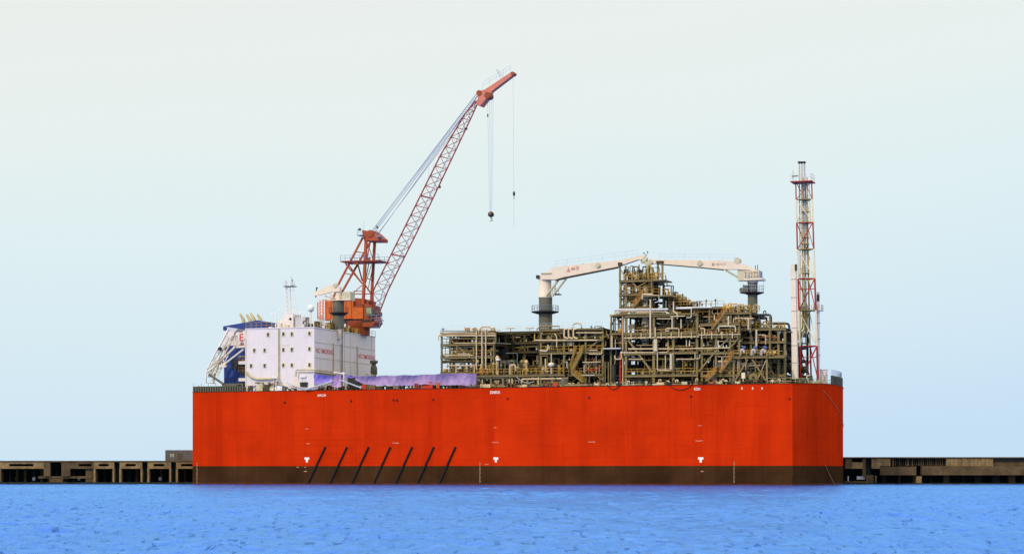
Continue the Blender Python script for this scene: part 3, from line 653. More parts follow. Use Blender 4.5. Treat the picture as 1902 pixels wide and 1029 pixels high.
o = [P(672, 607, BN), P(690, 607, BN), P(696, 598, BN), P(692, 587, BN), P(690, 566, BN), P(674, 563, BN)]
part(bc, 'front_frame', MB().prism([(p[0], p[2]) for p in o], BN+.3, BF-.6), CRNB)
a = P(612, 599, BN); b = P(690, 593.7, BN); part(bc, 'base_girder', MB().box(a[0], b[0], BN+.2, BF-.2, a[2], b[2]), DSTEEL)
a = P(640, 606, BN); b = P(675, 599, BN); part(bc, 'base_girder', MB().box(a[0], b[0], BN+.6, BF-.6, a[2], b[2]-.01), CRNB)
a = P(681, 587, BN-.8); b = P(692, 571, BN-.8); cab = part(bc, 'cab', MB().box(a[0], b[0], BN-1.2, BN+.28, a[2], b[2]), GREYG)
part(cab, 'pane', MB().box(a[0]+.12, b[0]-.12, BN-1.24, BN-1.202, a[2]+.5, b[2]-.12), mat('pale_cab_window', (.25,.27,.16), .2, var=.3))
mb = MB(); a = P(690, 596, BN-1); b = P(710, 596, BN-1); mb.box(b[0]-1.6, b[0], BN-1.2, BN, a[2], a[2]+.15); mb.rail([(a[0], BN-1.2, a[2]), (b[0], BN-1.2, a[2])], 1.2, .9, .06); part(bc, 'walkway', mb, DROPE)
mb = MB(); mb.beam(P(708, 596, BN-1), P(704, 607, BN-1), .15); mb.beam(P(693, 607, BN-1), P(704, 607, BN-1), .15); part(bc, 'walkway_bracket', mb, DROPE)
# A-frame
def beamp(T, nm, a, b, w_, M, ya, yb=None, sq=True):
    p = P(a[0], a[1], ya); q = P(b[0], b[1], ya if yb is None else yb)
    return part(T, nm, MB().beam(p, q, w_) if sq else MB().tube([p, q], w_/2, 8), M)
# picture columns below belong to the near leg and the far leg of each pair
beamp(bc, 'frame_leg', (680, 445), (674.5, 566), .56, AFRM, BN+.4)
beamp(bc, 'frame_leg', (696, 449), (689.5, 566), .5, AFRM, BF-.6)
beamp(bc, 'frame_leg', (674, 441), (622, 541), .36, AFRM, BN+.4)
beamp(bc, 'frame_leg', (688, 449), (634, 545), .36, AFRM, BF-.6)
part(bc, 'frame_leg', MB().beam(P(626, 535, BN+.4), (P(618, 556, BN+.4)), .36), AFRM)
part(bc, 'frame_leg', MB().beam(P(637, 539, BF-.6), (P(628, 558, BF-.6)), .36), AFRM)
for a, b, w_, y in (((642, 490), (672, 526), .26, BN+.4), ((665, 492), (673, 522), .24, BF-.6), ((648, 492), (675, 530), .2, BN+.4), ((675, 525), (691, 548), .24, BN+.6), ((672, 530), (658, 543), .14, BN+.4), ((685, 490), (678, 525), .16, BF-.6), ((684, 455), (692, 480), .12, BF-.6),
                     ((662, 468), (677, 470), .2, BN+.4), ((641, 508), (656, 511), .2, BN+.4), ((679, 516), (690, 520), .18, BN+.4), ((655, 546), (689, 546), .2, BN+.4), ((656, 541), (674, 541), .16, BN+.4), ((690, 492), (676, 535), .12, BF-.6), ((692, 498), (683, 540), .12, BF-.6), ((688, 449), (682, 478), .2, BN+.4)):
    beamp(bc, 'frame_brace', a, b, w_, CRNB, y)
a = P(633, 486, BN-.3); b = P(704, 486, BN-.3); mb = MB(); mb.box(a[0], b[0], BN-.5, BF+.3, a[2]-.12, a[2]+.12); part(bc, 'walkway', mb, CRNB)
mb = MB(); mb.rail([(a[0], BN-.5, a[2]+.1), (b[0], BN-.5, a[2]+.1)], 1.15, 1.0, .04); mb.rail([(a[0], BF+.3, a[2]+.1), (b[0], BF+.3, a[2]+.1)], 1.15, 1.0, .04); part(bc, 'walkway_handrail', mb, DROPE)
mb = MB(); mb.beam(P(643, 489, BN), P(636, 486, BN), .2); mb.cbox(P(662, 489.5, BN), 1.1, .5, .4); mb.cbox(P(684, 483, BN), .8, .5, .9); part(bc, 'walkway_bracket', mb, CRNB)
o = [P(673, 427.5, BN), P(691, 430, BN), P(704, 442, BN), P(703, 447, BN), P(676, 447, BN), P(674, 436, BN)]
part(bc, 'frame_head', MB().prism([(p[0], p[2]) for p in o], BN, BF), AFRM)
mb = MB(); c = P(688, 434, BN); mb.lathe((c[0], BN-.2, c[2]), [(.75, 0), (.75, 4)], 18, 'y'); part(bc, 'sheave', mb, CRNB)
for px0, px1, py in ((665, 674, 437.5), (700, 707, 440)):
    a = P(px0, py, BN-.6); b = P(px1, py, BN-.6); mb = MB(); mb.box(a[0], b[0], BN-1, BN+1, a[2]-.1, a[2]+.1); mb.rail([(a[0], BN-1, a[2]), (b[0], BN-1, a[2])], 1.2, .8, .04); part(bc, 'head_platform', mb, DROPE)
mb = MB(); c = P(668, 426.5, BN-.8); mb.cbox(c, .45, .4, .5); part(bc, 'lamp', mb, DSTEEL)
part(bc, 'antenna', MB().tube([P(676, 428, BN), P(676, 410, BN)], .03, 5), ROPE)
# boom: near face (left and right chord) and far face shifted across the beam
JN, JF = 25.0, 28.6
knots = [(585, 694.5, 703), (541, 692.5, 720), (430, 748, 775), (289, 818, 842), (215, 861.5, 877), (188, 883, 889)]   # row, left, right (near face)
def chord(side, y):
    pts = []
    for i, (py, l_, r_) in enumerate(knots):
        yy = y if i < 4 else (y - (y-26.8)*(.35 if i == 4 else .8))
        if i == 0: yy = y
        pts.append(P(l_ if side == 0 else r_, py, yy))
    return pts
def along(pts, t):
    L = [0]
    for a, b in zip(pts, pts[1:]): L.append(L[-1] + (Vector(b)-Vector(a)).length)
    d = t*L[-1]
    for i in range(len(pts)-1):
        if d <= L[i+1] + 1e-6: return Vector(pts[i]).lerp(Vector(pts[i+1]), (d-L[i])/(L[i+1]-L[i]))
    return Vector(pts[-1])
CH = [chord(0, JN), chord(1, JN), chord(1, JF), chord(0, JF)]
boom = bc
for k, cpts in enumerate(CH): part(boom, 'boom_chord', MB().tube(cpts, .155, 8), JIBR)
NB = 22
for i in range(NB+1):
    q = [along(cpts, i/NB) for cpts in CH]; mb = MB()
    w_ = .10 if i not in (6, 12) else .26
    for k in range(4): mb.beam(q[k], q[(k+1) % 4], w_)
    part(boom, 'boom_cross_frame', mb, JIBR)
    if i < NB:
        q2 = [along(cpts, (i+1)/NB) for cpts in CH]
        for k in range(4):
            u, v = (q[k], q2[(k+1) % 4]) if (i+k) % 2 else (q[(k+1) % 4], q2[k])
            part(boom, 'boom_lacing', MB().beam(u, v, .10), JIBR)
mb = MB(); mb.tube([along(CH[1], t/20) - (along(CH[1], t/20)-along(CH[0], t/20))*.3 - Vector((0, .3, 0)) for t in range(21)], .06, 6)
for t in range(60): c = along(CH[1], t/60) - (along(CH[1], t/60)-along(CH[0], t/60))*.3; mb.beam(c, c + Vector((.45, 0, .1)), .06)
part(boom, 'boom_ladder', mb, DROPE)
mb = MB(); c = along(CH[1], .87); mb.cbox(c, .5, .5, .4); c = along(CH[1], .60); mb.cbox(c + Vector((.3,0,0)), .35, .5, .5); part(boom, 'boom_lamp', mb, DSTEEL)
mb = MB(); c = P(697, 582, 26.8); mb.lathe((c[0], 24, c[2]), [(.6, 0), (.6, 5.4)], 14, 'y'); part(boom, 'boom_hinge', mb, GREYG)
o = [P(887, 172, 26), P(899, 168, 26), P(908, 177, 26), P(904, 184, 26), P(893, 198, 26), P(885, 195, 26), P(889, 184, 26)]
part(boom, 'boom_head', MB().prism([(p[0], p[2]) for p in o], 25.6, 28), JIBT)
o = [P(888, 170, 26), P(900, 167, 26), P(950, 134, 26), P(954, 136, 26), P(953, 139.5, 26), P(913, 170, 26), P(908, 181, 26), P(890, 184, 26)]
part(boom, 'fly_jib', MB().prism([(p[0], p[2]) for p in o], 26.0, 27.5), JIBT)
for px, py, r_, y0_, w2 in ((952, 137, .38, 25.9, 1.7), (906, 178, .7, 25.6, 2.2), (891, 174, .6, 25.5, 2.2)):
    c = P(px, py, 26); part(boom, 'sheave', MB().lathe((c[0], y0_, c[2]), [(r_, 0), (r_, w2)], 14, 'y'), CRNB)
mb = MB(); mb.rail([P(896, 166, 26), P(948, 134, 26)], 1.3, 1.6, .025); part(boom, 'jib_handrail', mb, ROPE)
mb = MB(); mb.tube([P(930, 146, 26), P(922, 129, 26)], .05, 6); mb.tube([P(934, 144, 26), P(926, 131, 26)], .04, 6); part(boom, 'signal_mast', mb, DROPE)
mb = MB()
for k, (u, v, y) in enumerate((((690, 430), (884, 176), 25), ((692, 431), (886, 178), 25.6), ((697, 430), (887, 180), 27), ((702, 434), (890, 182), 27.6), ((706, 430), (889, 176), 28.2), ((695, 428), (885, 175), 28.6))):
    part(boom, 'pendant_rope', MB().tube([P(*u, y), P(*v, y-.4)], .055, 6), ROPE if k % 2 else DROPE)
for k in range(9):
    p = along(CH[0], .62 + k*.045); mb = MB(); q = P(690+(884-690)*(.55+k*.05), 430-(430-176)*(.55+k*.05), 25.5); mb.beam(p, q, .03); part(boom, 'rope_guide', mb, ROPE)
mb = MB(); c = P(701, 422, 26); mb.beam(P(699, 420, 26), P(702, 424, 26), .3); part(boom, 'rope_socket', mb, DSTEEL)
for px in (905.5, 909, 912.5, 916): part(boom, 'hoist_rope', MB().tube([P(px, 184, 26.8), P(px*.4+912*.6, 393, 26.8)], .028, 5), ROPE)
mb = MB(); c = P(906, 215, 26.8); mb.cbox(c, .22, .2, .6); part(boom, 'rope_weight', mb, DSTEEL)
hk = TH_('hook_block', 'round black hook block hanging on the main hoist ropes', 'hook', P(912, 393, 26.8))
c = P(912, 398.5, 26.8); part(hk, 'block', MB().lathe((c[0], 26.3, c[2]), [(.35, 0), (.58, .15), (.58, .8), (.35, 1)], 18, 'y'), DSTEEL)
part(hk, 'cheek_plate', MB().lathe((c[0]-.05, 26.2, c[2]+.15), [(.3, 0), (.3, .1)], 12, 'y'), RUSTM)
o = [(c[0], 26.8, c[2]-.5), (c[0], 26.8, c[2]-.85)] + [(c[0]+.28*math.sin(a_), 26.8, c[2]-1.15+.28*math.cos(a_)) for a_ in [R(d) for d in (20, 60, 100, 140, 180, 220, 260)]]
part(hk, 'hook', MB().tube(o, .1, 8, .05), DSTEEL)
part(bc, 'hoist_rope', MB().tube([P(953, 138, 26.8), P(954.5, 422, 26.8)], .025, 5), ROPE)
sb = TH_('overhaul_weight', 'small black weight halfway down the single thin jib rope', 'weight', P(954.7, 360, 26.8))
c = P(954.7, 360, 26.8); part(sb, 'weight', MB().lathe((c[0], c[1], c[2]), [(.1, -.45), (.24, -.3), (.24, .3), (.1, .45)], 12), DSTEEL)
part(sb, 'swivel', MB().tube([(c[0], c[1], c[2]-.45), (c[0], c[1], c[2]-1.1)], .06, 6), DSTEEL)

# ------------------------------------------------------------------ tarpaulins
def tarp(nm, lab, top, bot, M, y=.0, seed=1, grp='tarpaulins along the deck edge'):
    rr = random.Random(seed); nx = 150; nz_ = 16; mb = MB(); vs = []
    def itp(pl, px):
        for (a, b), (c, d) in zip(pl, pl[1:]):
            if a <= px <= c: return b + (d-b)*(px-a)/(c-a)
        return pl[-1][1]
    x0, x1 = top[0][0], top[-1][0]; ph = [rr.uniform(0, 6) for _ in range(6)]
    for j in range(nz_+1):
        for i in range(nx+1):
            px = x0 + (x1-x0)*i/nx; py = itp(top, px)*(1-j/nz_) + itp(bot, px)*j/nz_
            v = j/nz_; u = i/nx*(x1-x0)/12
            py += .5*math.sin(u*2.1+ph[0])*(1-v) 
            dy = .30*math.sin(u*1.1+ph[1]+v*2.2)+.14*math.sin(u*2.9-v*3+ph[2])+.045*math.sin(u*7+v*5+ph[3])+.02*math.sin(u*15-v*9+ph[4])+.35*math.sin(v*math.pi)
            py += v*(1.6*abs(math.sin(u*.55+ph[5]))-.8)
            vs.append(P(px, py, y - .1 + dy*.8))
    fs = [(j*(nx+1)+i, j*(nx+1)+i+1, (j+1)*(nx+1)+i+1, (j+1)*(nx+1)+i) for j in range(nz_) for i in range(nx)]
    n0 = len(vs); vs2 = vs + [(v[0], v[1]+.03, v[2]) for v in vs]; fs2 = fs + [tuple(n0+i for i in reversed(f)) for f in fs]
    mb.add(vs2, fs2, True); base = P((x0+x1)/2, itp(bot, (x0+x1)/2), y)
    return solo(nm, lab, 'tarpaulin', mb, M, base, grp)
tarp('tarpaulin', 'longest violet tarpaulin stretched along the deck edge left of the process pipes', [(660, 699), (700, 698), (771, 696.5), (835, 693.5), (884.5, 694)], [(660, 706), (674, 712), (708, 716), (740, 716), (790, 714), (850, 715), (880, 718), (884.5, 718)], PUR, .5, 3)
tarp('tarpaulin', 'blue violet tarpaulin hanging below the NO SMOKING wall beside the white annex', [(583, 696), (600, 696.5), (617, 698)], [(583, 713), (597, 712), (617, 710)], BLUV, .3, 5)
tarp('tarpaulin', 'narrow mauve drape hanging beside the lamp pole', [(616, 699), (626, 696), (633, 696)], [(616, 716), (626, 719), (633, 718)], PINKT, .1, 8)
tarp('tarpaulin', 'small violet tarpaulin above the dark green container', [(640, 696), (656, 698), (664, 702)], [(640, 704), (656, 705), (664, 712)], BLUV, 2.2, 9)
# containers/boxes
def crate(nm, lab, x0, x1, py0, py1, y0, y1, M, cat, ribs=6):
    a = P(x0, py0, y0); b = P(x1, py0, y0); T = TH_(nm, lab, cat, ((a[0]+b[0])/2, y0, DECK-.3))
    part(T, 'body', MB().box(a[0], b[0], y0, y1, DECK-.3, a[2]), M)
    mb = MB()
    for i in range(ribs+1):
        x = a[0]+(b[0]-a[0])*i/ribs; mb.box(x-.05, x+.05, y0-.06, y0-.003, DECK-.25, a[2]-.05)
    mb.box(a[0]-.05, b[0]+.05, y0-.07, y1+.05, a[2]+.002, a[2]+.08); part(T, 'corrugation', mb, M); return T
crate('deck_container', 'dark green container on deck under the grey gangways', 646, 668, 702.5, 716, 1.2, 3.4, DSTEEL, 'container')
crate('deck_locker', 'red deck locker below the right half of the violet tarpaulin', 784, 803, 710, 722, -.0+.45, 1.3, BOXRED, 'locker')
crate('deck_locker', 'dark red low locker just left of the brighter red locker', 770, 779, 713, 720, .5, 1.3, mat('dark_red_paint', (.25,.03,.02), .6), 'locker')
crate('deck_locker', 'small orange locker right of the red locker', 811, 815.5, 711.5, 719, .4, .9, CRNO, 'locker', 3)
crate('deck_locker', 'small red box at the right foot of the gangways', 673, 679, 714.5, 720, .4, .9, BOXRED, 'locker', 3)
# gangway tubes
def gang(lab, a, b, y, w_):
    T = TH_('gangway', lab, 'gangway', P((a[0]+b[0])/2, (a[1]+b[1])/2, y), 'grey gangways leaning on the deck edge')
    for dy in (0, .8):
        part(T, 'side_rail', MB().beam(P(*a, y+dy), P(*b, y+dy), .1, w_), GREYP)
    mb = MB(); A = Vector(P(*a, y)); B = Vector(P(*b, y))
    for i in range(13): p = A.lerp(B, i/12); mb.beam(p, p + Vector((0, .8, 0)), .1)
    part(T, 'tread', mb, GREYP)
gang('grey gangway rising from the black winch to the lamp pole', (566, 724), (618, 707), -.6, .22)
gang('grey gangway sloping down right from the lamp pole to the small red box', (632, 705.5), (671, 720), -.5, .24)
mb = MB(); mb.tube(bez(P(533, 710, -.2), P(600, 714, -.2), .9, 12), .1, 6)
solo('deck_hose', 'thick pale hose sagging beneath the white annex, above the other hose', 'hose', mb, PALE, P(566, 722, -.2), 'pale hoses at the deck edge')
mb = MB(); mb.tube(bez(P(536, 716, -.35), P(590, 721, -.35), .5, 12), .09, 6)
solo('deck_hose', 'pale lilac hose on the deck edge beneath the other hose', 'hose', mb, GREYP, P(566, 724, -.35), 'pale hoses at the deck edge')
lp = TH_('lamp_post', 'white lamp post with arms between mauve drape and dark green container', 'lamp post', P(638.5, 716, 1))
part(lp, 'pole', MB().tube([(P(638.5, 716, 1)[0], 1, DECK-.3), P(638.5, 692, 1)], .14, 8), CREAM)
mb = MB(); a = P(622, 691.5, 1); b = P(640, 694.5, 1); mb.tube([a, b], .1, 6); mb.cbox(a, .35, .3, .3); mb.cbox(P(638, 693, 1), .6, .3, .35); part(lp, 'lamp_arm', mb, WHITE)
gp = TH_('mushroom_vent', 'grey green mushroom vent at the far corner of the shaded wall', 'vent', P(694.5, 700, 24))
c = P(694.5, 700, 24); Hh = Zp(694.5, 668, 24)-c[2]
part(gp, 'trunk', MB().lathe((c[0], 24, c[2]-2.5), [(.5, 0), (.5, 2.9), (.7, 3.1), (.7, Hh*.55+2.5), (.45, Hh*.65+2.5), (.45, Hh*.75+2.5)], 20), GREYG)
part(gp, 'cap', MB().lathe((c[0], 24, c[2]+Hh*.75), [(.45, 0), (.85, .25), (.85, .6), (.7, .75)], 20), GREYG)
cl = P(683, 698, 22); mb = MB()
for i in range(10): mb.tube(fil([(cl[0]+i*.18-.4, 22, DECK), (cl[0]+i*.18-.4, 22, cl[2]+rnd(-.3, .6)), (cl[0]+i*.18, 22, cl[2]+rnd(-.2, .4))], .1), .07, 6)
solo('valve_cluster', 'yellowish valve cluster beside the grey green mushroom vent', 'valves', mb, STAIN, (cl[0], 22, DECK-.3))

# ------------------------------------------------------------------ process modules
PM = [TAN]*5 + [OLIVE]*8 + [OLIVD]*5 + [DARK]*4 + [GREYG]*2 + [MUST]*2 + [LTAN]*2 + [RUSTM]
PB = [OLIVD]*6 + [DARK]*9 + [GREYG]*2 + [OLIVE]*2 + [RUSTM]*2  # rear pipes: darker mix that carries the interior shade in its colour
class Mod:
    def __init__(s, name, label, cols, levs, ys, seed, base_px=None, base_z=None, cat='steelwork'):
        s.r = random.Random(seed); s.yf = ys[0]; s.ys = ys
        s.xs = [S(p, s.yf) for p in cols]; mid = (cols[0]+cols[-1])/2
        s.base_z = DECK-.3 if base_z is None else base_z
        s.zs = [s.base_z] + [Zp(mid, l_, s.yf) for l_ in levs]
        s.T = TH_(name, label, cat, ((s.xs[0]+s.xs[-1])/2, (ys[0]+ys[-1])/2, s.base_z)); s.cnt = {}
    def p(s, nm, mb, M):
        s.cnt[nm] = s.cnt.get(nm, 0)+1
        if s.cnt[nm] > 99: return None
        return part(s.T, nm, mb, M)
    def frame(s, cw=.42, bh=.5, M=None, MBk=None, plates=True, frontbeams=True):
        M = M or OLIVE; MBk = MBk or OLIVD  # rear rows get darker steel, with interior shade put into the colour
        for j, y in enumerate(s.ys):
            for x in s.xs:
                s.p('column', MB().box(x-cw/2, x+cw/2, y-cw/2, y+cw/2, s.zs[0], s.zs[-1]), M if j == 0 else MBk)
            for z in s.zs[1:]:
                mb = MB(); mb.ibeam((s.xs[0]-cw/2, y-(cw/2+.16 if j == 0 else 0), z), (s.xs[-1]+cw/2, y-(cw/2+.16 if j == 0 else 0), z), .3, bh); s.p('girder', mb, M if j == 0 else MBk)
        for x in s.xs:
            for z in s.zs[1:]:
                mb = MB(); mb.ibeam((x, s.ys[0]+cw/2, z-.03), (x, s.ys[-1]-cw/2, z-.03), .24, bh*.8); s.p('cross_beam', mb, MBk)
        if plates:
            for z in s.zs[1:]:
                s.p('deck_plate', MB().box(s.xs[0], s.xs[-1], s.ys[0]+.1, s.ys[-1], z+bh/2+.01, z+bh/2+.05), OLIVD)
    def walls(s, k=-2, levels=(0, 1), cover=.75):  # dark ribbed panels added behind the front row to darken the interior
        y = s.ys[k]+.4
        for i in levels:
            if i >= len(s.zs)-1: continue
            for x0, x1 in zip(s.xs, s.xs[1:]):
                if s.r.random() < cover:
                    mb = MB(); mb.box(x0+.3, x1-.3, y, y+.12, s.zs[i]+.35, s.zs[i+1]-.45); n = max(2, int((x1-x0)/.8))
                    for q in range(n): xx = x0+.4+(x1-x0-.8)*q/n; mb.box(xx, xx+.12, y-.08, y-.002, s.zs[i]+.4, s.zs[i+1]-.5)
                    s.p('shade_panel', mb, DARK)
    def rails(s, M=None, idx=None, r=.04):
        for i, z in enumerate(s.zs[1:]):
            if idx is not None and i not in idx: continue
            mb = MB(); mb.rail([(s.xs[0], s.ys[0]-.3, z+.25), (s.xs[-1], s.ys[0]-.3, z+.25)], 1.1, 1.1, r); s.p('handrail', mb, M or YEL)
    def brace(s, a, b, y=None, w_=.26, M=None):
        y = s.yf-.05 if y is None else y
        s.p('brace', MB().beam(P(a[0], a[1], y), P(b[0], b[1], y), w_), M or OLIVE)
    def pipe(s, pts, r_, M, y=None, f=.3):     # points in picture pixels at depth y
        y = s.yf-.5 if y is None else y
        s.p('pipe', MB().tube(fil([P(a, b, y) for a, b in pts], f), r_*.82, 8), M)
    def rpipes(s, n, top=None, yrange=None, mats=None):
        r = s.r
        for _ in range(n):
            i = r.randrange(len(s.zs)-1); z0, z1 = s.zs[i]+.35, s.zs[i+1]-.3
            if z1-z0 < .4: z0 -= .3; z1 += .3
            front = r.random() < .55
            y = r.uniform(s.ys[0]-.2, s.ys[0]+2.0) if front else r.uniform(s.ys[0]+2, s.ys[-1])
            if yrange: y = r.uniform(*yrange)
            xa = r.uniform(s.xs[0], s.xs[-1]); ln = r.uniform(1.5, (s.xs[-1]-s.xs[0])*.8); xb = min(s.xs[-1]+.5, max(s.xs[0]-.5, xa + ln*r.choice((-1, 1))))
            z = r.uniform(z0, z1); zz = r.choice([z0, z1, r.uniform(z0, z1)]); rad = r.choice([.05, .07, .07, .09, .11, .14, .19]); k = r.random()
            if k < .3: pts = [(xa, y, z), (xb, y, z)]
            elif k < .5: pts = [(xa, y, zz), (xa, y, z), (xb, y, z)]
            elif k < .65: pts = [(xa, y, zz), (xa, y, z), (xb, y, z), (xb, y, z1 if r.random() < .5 else z0)]
            elif k < .85: pts = [(xa, y, s.zs[i]), (xa, y, s.zs[i+1])]
            else: pts = [(xa, y, zz), (xa, y, z), (xa, min(s.ys[-1], y+r.uniform(2, 8)), z)]
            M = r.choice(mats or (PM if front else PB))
            s.p('pipe', MB().tube(fil(pts, rad*2.2), rad, 8), M)
    def equip(s, n, yr=None, sz=(1, 1)):
        r = s.r
        for _ in range(n):
            i = r.randrange(len(s.zs)-1); z0, z1 = s.zs[i]+.3, s.zs[i+1]-.3; h = max(.5, z1-z0)
            y = r.uniform(*(yr or (s.ys[0]+2.5, s.ys[-1]))); x = r.uniform(s.xs[0]+.5, s.xs[-1]-.5); k = r.random()
            M = r.choice([DARK, DARK, OLIVD, OLIVD, GREYG, RUSTM, OLIVE]); mb = MB()
            if k < .35:
                L_ = r.uniform(2, 5)*sz[0]; rad = min(h*.42, r.uniform(.5, 1.1)); c = (x-L_/2, y, z0+h*.5)
                mb.lathe(c, [(rad*.1, -rad*.45), (rad*.6, -rad*.3), (rad, 0), (rad, L_), (rad*.6, L_+rad*.3), (rad*.1, L_+rad*.45)], 18, 'x')
                mb.box(x-L_*.3, x-L_*.3+.3, y-rad*.6, y+rad*.6, z0-.3, z0+h*.5-rad*.5); mb.box(x+L_*.2, x+L_*.2+.3, y-rad*.6, y+rad*.6, z0-.3, z0+h*.5-rad*.5); s.p('horizontal_vessel', mb, M)
            elif k < .65:
                rad = r.uniform(.4, .9)*sz[0]; mb.lathe((x, y, z0-.3), [(rad*.8, 0), (rad, .1), (rad, h*.8), (rad*.7, h*.95), (rad*.1, h)], 18); s.p('vertical_vessel', mb, M)
            else:
                wx = r.uniform(.8, 2.4)*sz[0]; mb.box(x-wx, x+wx, y-.8, y+.8, z0-.28, z0+h*r.uniform(.5, .95))
                for q in range(4): mb.box(x-wx+q*wx*.5+.1, x-wx+q*wx*.5+.2, y-.86, y-.802, z0-.2, z0+h*.4)
                s.p('equipment_skid', mb, M)
    def trays(s, n):
        r = s.r
        for _ in range(n):
            i = r.randrange(len(s.zs)-1); z = r.uniform(s.zs[i]+.4, s.zs[i+1]-.2); y = r.uniform(s.ys[0]+.3, s.ys[-1]); xa = r.uniform(s.xs[0], s.xs[-1]-2)
            s.p('cable_tray', MB().box(xa, min(s.xs[-1], xa+r.uniform(2, 9)), y-.3, y+.3, z, z+r.choice([.08, .15, .3])), r.choice([OLIVD, OLIVE, DARK, GREYG]))
    def detail(s, n=80, m=60):
        r = s.r
        for _ in range(n):
            i = r.randrange(len(s.zs)-1); z0, z1 = s.zs[i]+.25, s.zs[i+1]-.25
            if z1 <= z0: continue
            y = r.uniform(s.ys[0]-.1, s.ys[0]+r.choice([1.5, 3, 7])); x = r.uniform(s.xs[0], s.xs[-1]); z = r.uniform(z0, z1); rad = r.choice([.035, .05, .07])
            k = r.random(); x2 = min(s.xs[-1], x+r.uniform(.8, 5)); zz = r.uniform(z0, z1)
            if k < .35: pts = [(x, y, z0), (x, y, z)]
            elif k < .6: pts = [(x, y, z), (x2, y, z)]
            elif k < .8: pts = [(x, y, zz), (x, y, z), (x2, y, z), (x2, y, z0)]
            else: pts = [(x, y, z0), (x2, y, z1)]
            s.p('conduit', MB().tube(fil(pts, .15, 3), rad, 6), r.choice([TAN, OLIVE, OLIVE, LTAN, MUST, RUSTM, OLIVD, GREYG, YEL]))
        for _ in range(m):
            i = r.randrange(len(s.zs)-1); z = s.zs[i]+.3+(s.zs[i+1]-s.zs[i]-.6)*r.choice([0, 0, 0, .4, .7]); y = r.uniform(s.ys[0]-.1, s.ys[0]+3); x = r.uniform(s.xs[0], s.xs[-1]); k = r.random(); mb = MB()
            if k < .5: mb.lathe((x, y, z), [(.06, 0), (.2, .12), (.2, .3), (.06, .42), (.06, .6), (.22, .62), (.22, .67)], 8); nm = 'valve'
            elif k < .8: h = r.uniform(.3, .9); mb.box(x-h*.4, x+h*.4, y-.2, y+.2, z, z+h); mb.box(x-h*.25, x+h*.25, y-.24, y-.201, z+h*.2, z+h*.8); nm = 'junction_box'
            else: mb.lathe((x-.5, y, z+.3), [(.1, -.1), (.28, 0), (.28, .8), (.1, .95)], 10, 'x'); mb.box(x-.4, x+.3, y-.15, y+.15, z-.05, z+.1); nm = 'pump'
            s.p(nm, mb, r.choice([TAN, OLIVE, LTAN, MUST, RUSTM, OLIVD, GREYG, YEL, PALE, DARK, CREAMD]))
    def clutter(s, n, z=None, hmax=1.6):
        r = s.r; z = s.zs[-1]+.25 if z is None else z
        for _ in range(n):
            x = r.uniform(s.xs[0], s.xs[-1]); y = r.uniform(s.ys[0], s.ys[-1]*.6+s.ys[0]*.4); h = r.uniform(.4, hmax); mb = MB()
            if r.random() < .5: mb.tube(fil([(x, y, z), (x, y, z+h), (x+r.uniform(.4, 1.4), y, z+h), (x+r.uniform(.4, 1.4), y, z+h*.4)], .2), r.uniform(.05, .16), 6)
            else: mb.lathe((x, y, z), [(.12, 0), (.12, h*.5), (.3, h*.55), (.3, h*.65), (.1, h*.7), (.1, h)], 8)
            s.p('top_fitting', mb, r.choice([OLIVE, OLIVD, YEL, TAN, DARK, GREYG, MUST]))
def stairs(lab, a, b, y, wpx=1.0, M=ORNG, MS=OLIVE, grp='diagonal stairs on the process modules'):
    T = TH_('stair_flight', lab, 'stairs', P((a[0]+b[0])/2, max(a[1], b[1]), y), grp)
    A = Vector(P(*a, y)); B = Vector(P(*b, y))
    for dy in (0, .9): part(T, 'stringer', MB().beam(A+Vector((0,dy,0)), B+Vector((0,dy,0)), .09, .32), MS if dy == 0 else M)
    mb = MB(); n = max(6, int(abs(B.z-A.z)/.28))
    for i in range(n+1): p = A.lerp(B, i/n); mb.beam(p, p+Vector((0,.9,0)), .26, .05)
    part(T, 'tread', mb, OLIVD)
    for dy in (-.05, .95):
        mb = MB(); up = Vector((0,dy,0))
        for f_ in (.45, .8, 1.15): mb.beam(A+up+Vector((0,0,f_)), B+up+Vector((0,0,f_)), .055)
        k = max(3, int((B-A).length/.9))
        for i in range(k+1): p = A.lerp(B, i/k)+up; mb.beam(p, p+Vector((0,0,1.15)), .055)
        part(T, 'handrail', mb, M)
    return T

# A: left module
A_ = Mod('process_module', 'leftmost olive pipe module standing behind the end of the violet tarpaulin', [820.5, 836.5, 880, 898, 918], [692, 664, 640, 618.5], [4, 11, 20, 30], 11)
A_.frame(.34, .42); A_.rails(YEL, [0, 1], .035); A_.rails(PALE, [3], .02)
A_.brace((837, 631), (879, 668)); A_.brace((839, 690), (862, 672), 8, .2, RUSTM)
for y_, r_, M in ((623.5, .19, TAN), (629, .12, OLIVE), (619.5, .12, TAN), (614.5, .1, OLIVE), (637.2, .11, TAN), (671, .25, OLIVD), (660, .12, TAN)):
    x0 = {623.5: 816, 629: 820, 619.5: 824, 614.5: 818, 637.2: 845, 671: 822, 660: 826}[y_]; x1 = {637.2: 921, 671: 878, 660: 878}.get(y_, 921)
    A_.pipe([(x0, y_), (x1, y_)], r_, M)
A_.pipe([(921, 637), (949, 639)], .1, GREYG)
A_.pipe([(814.5, 633), (814.5, 623), (822, 619), (835, 619)], .12, TAN); A_.pipe([(830, 679), (881, 679), (881, 694)], .14, TAN); A_.pipe([(847, 694), (847, 681)], .12, TAN)
for x in (885, 895.2, 902.3): A_.pipe([(x+4, 617), (x+4, 612), (x, 612), (x, 640), (x, 686)], .17, TAN, 3.2, .4)
A_.pipe([(891, 614), (894, 607), (910, 607), (913, 613)], .22, TAN, 4, .8)
A_.pipe([(921, 618), (921, 636), (917, 640), (917, 690)], .14, OLIVE); A_.pipe([(849, 640), (849, 662)], .16, OLIVE)
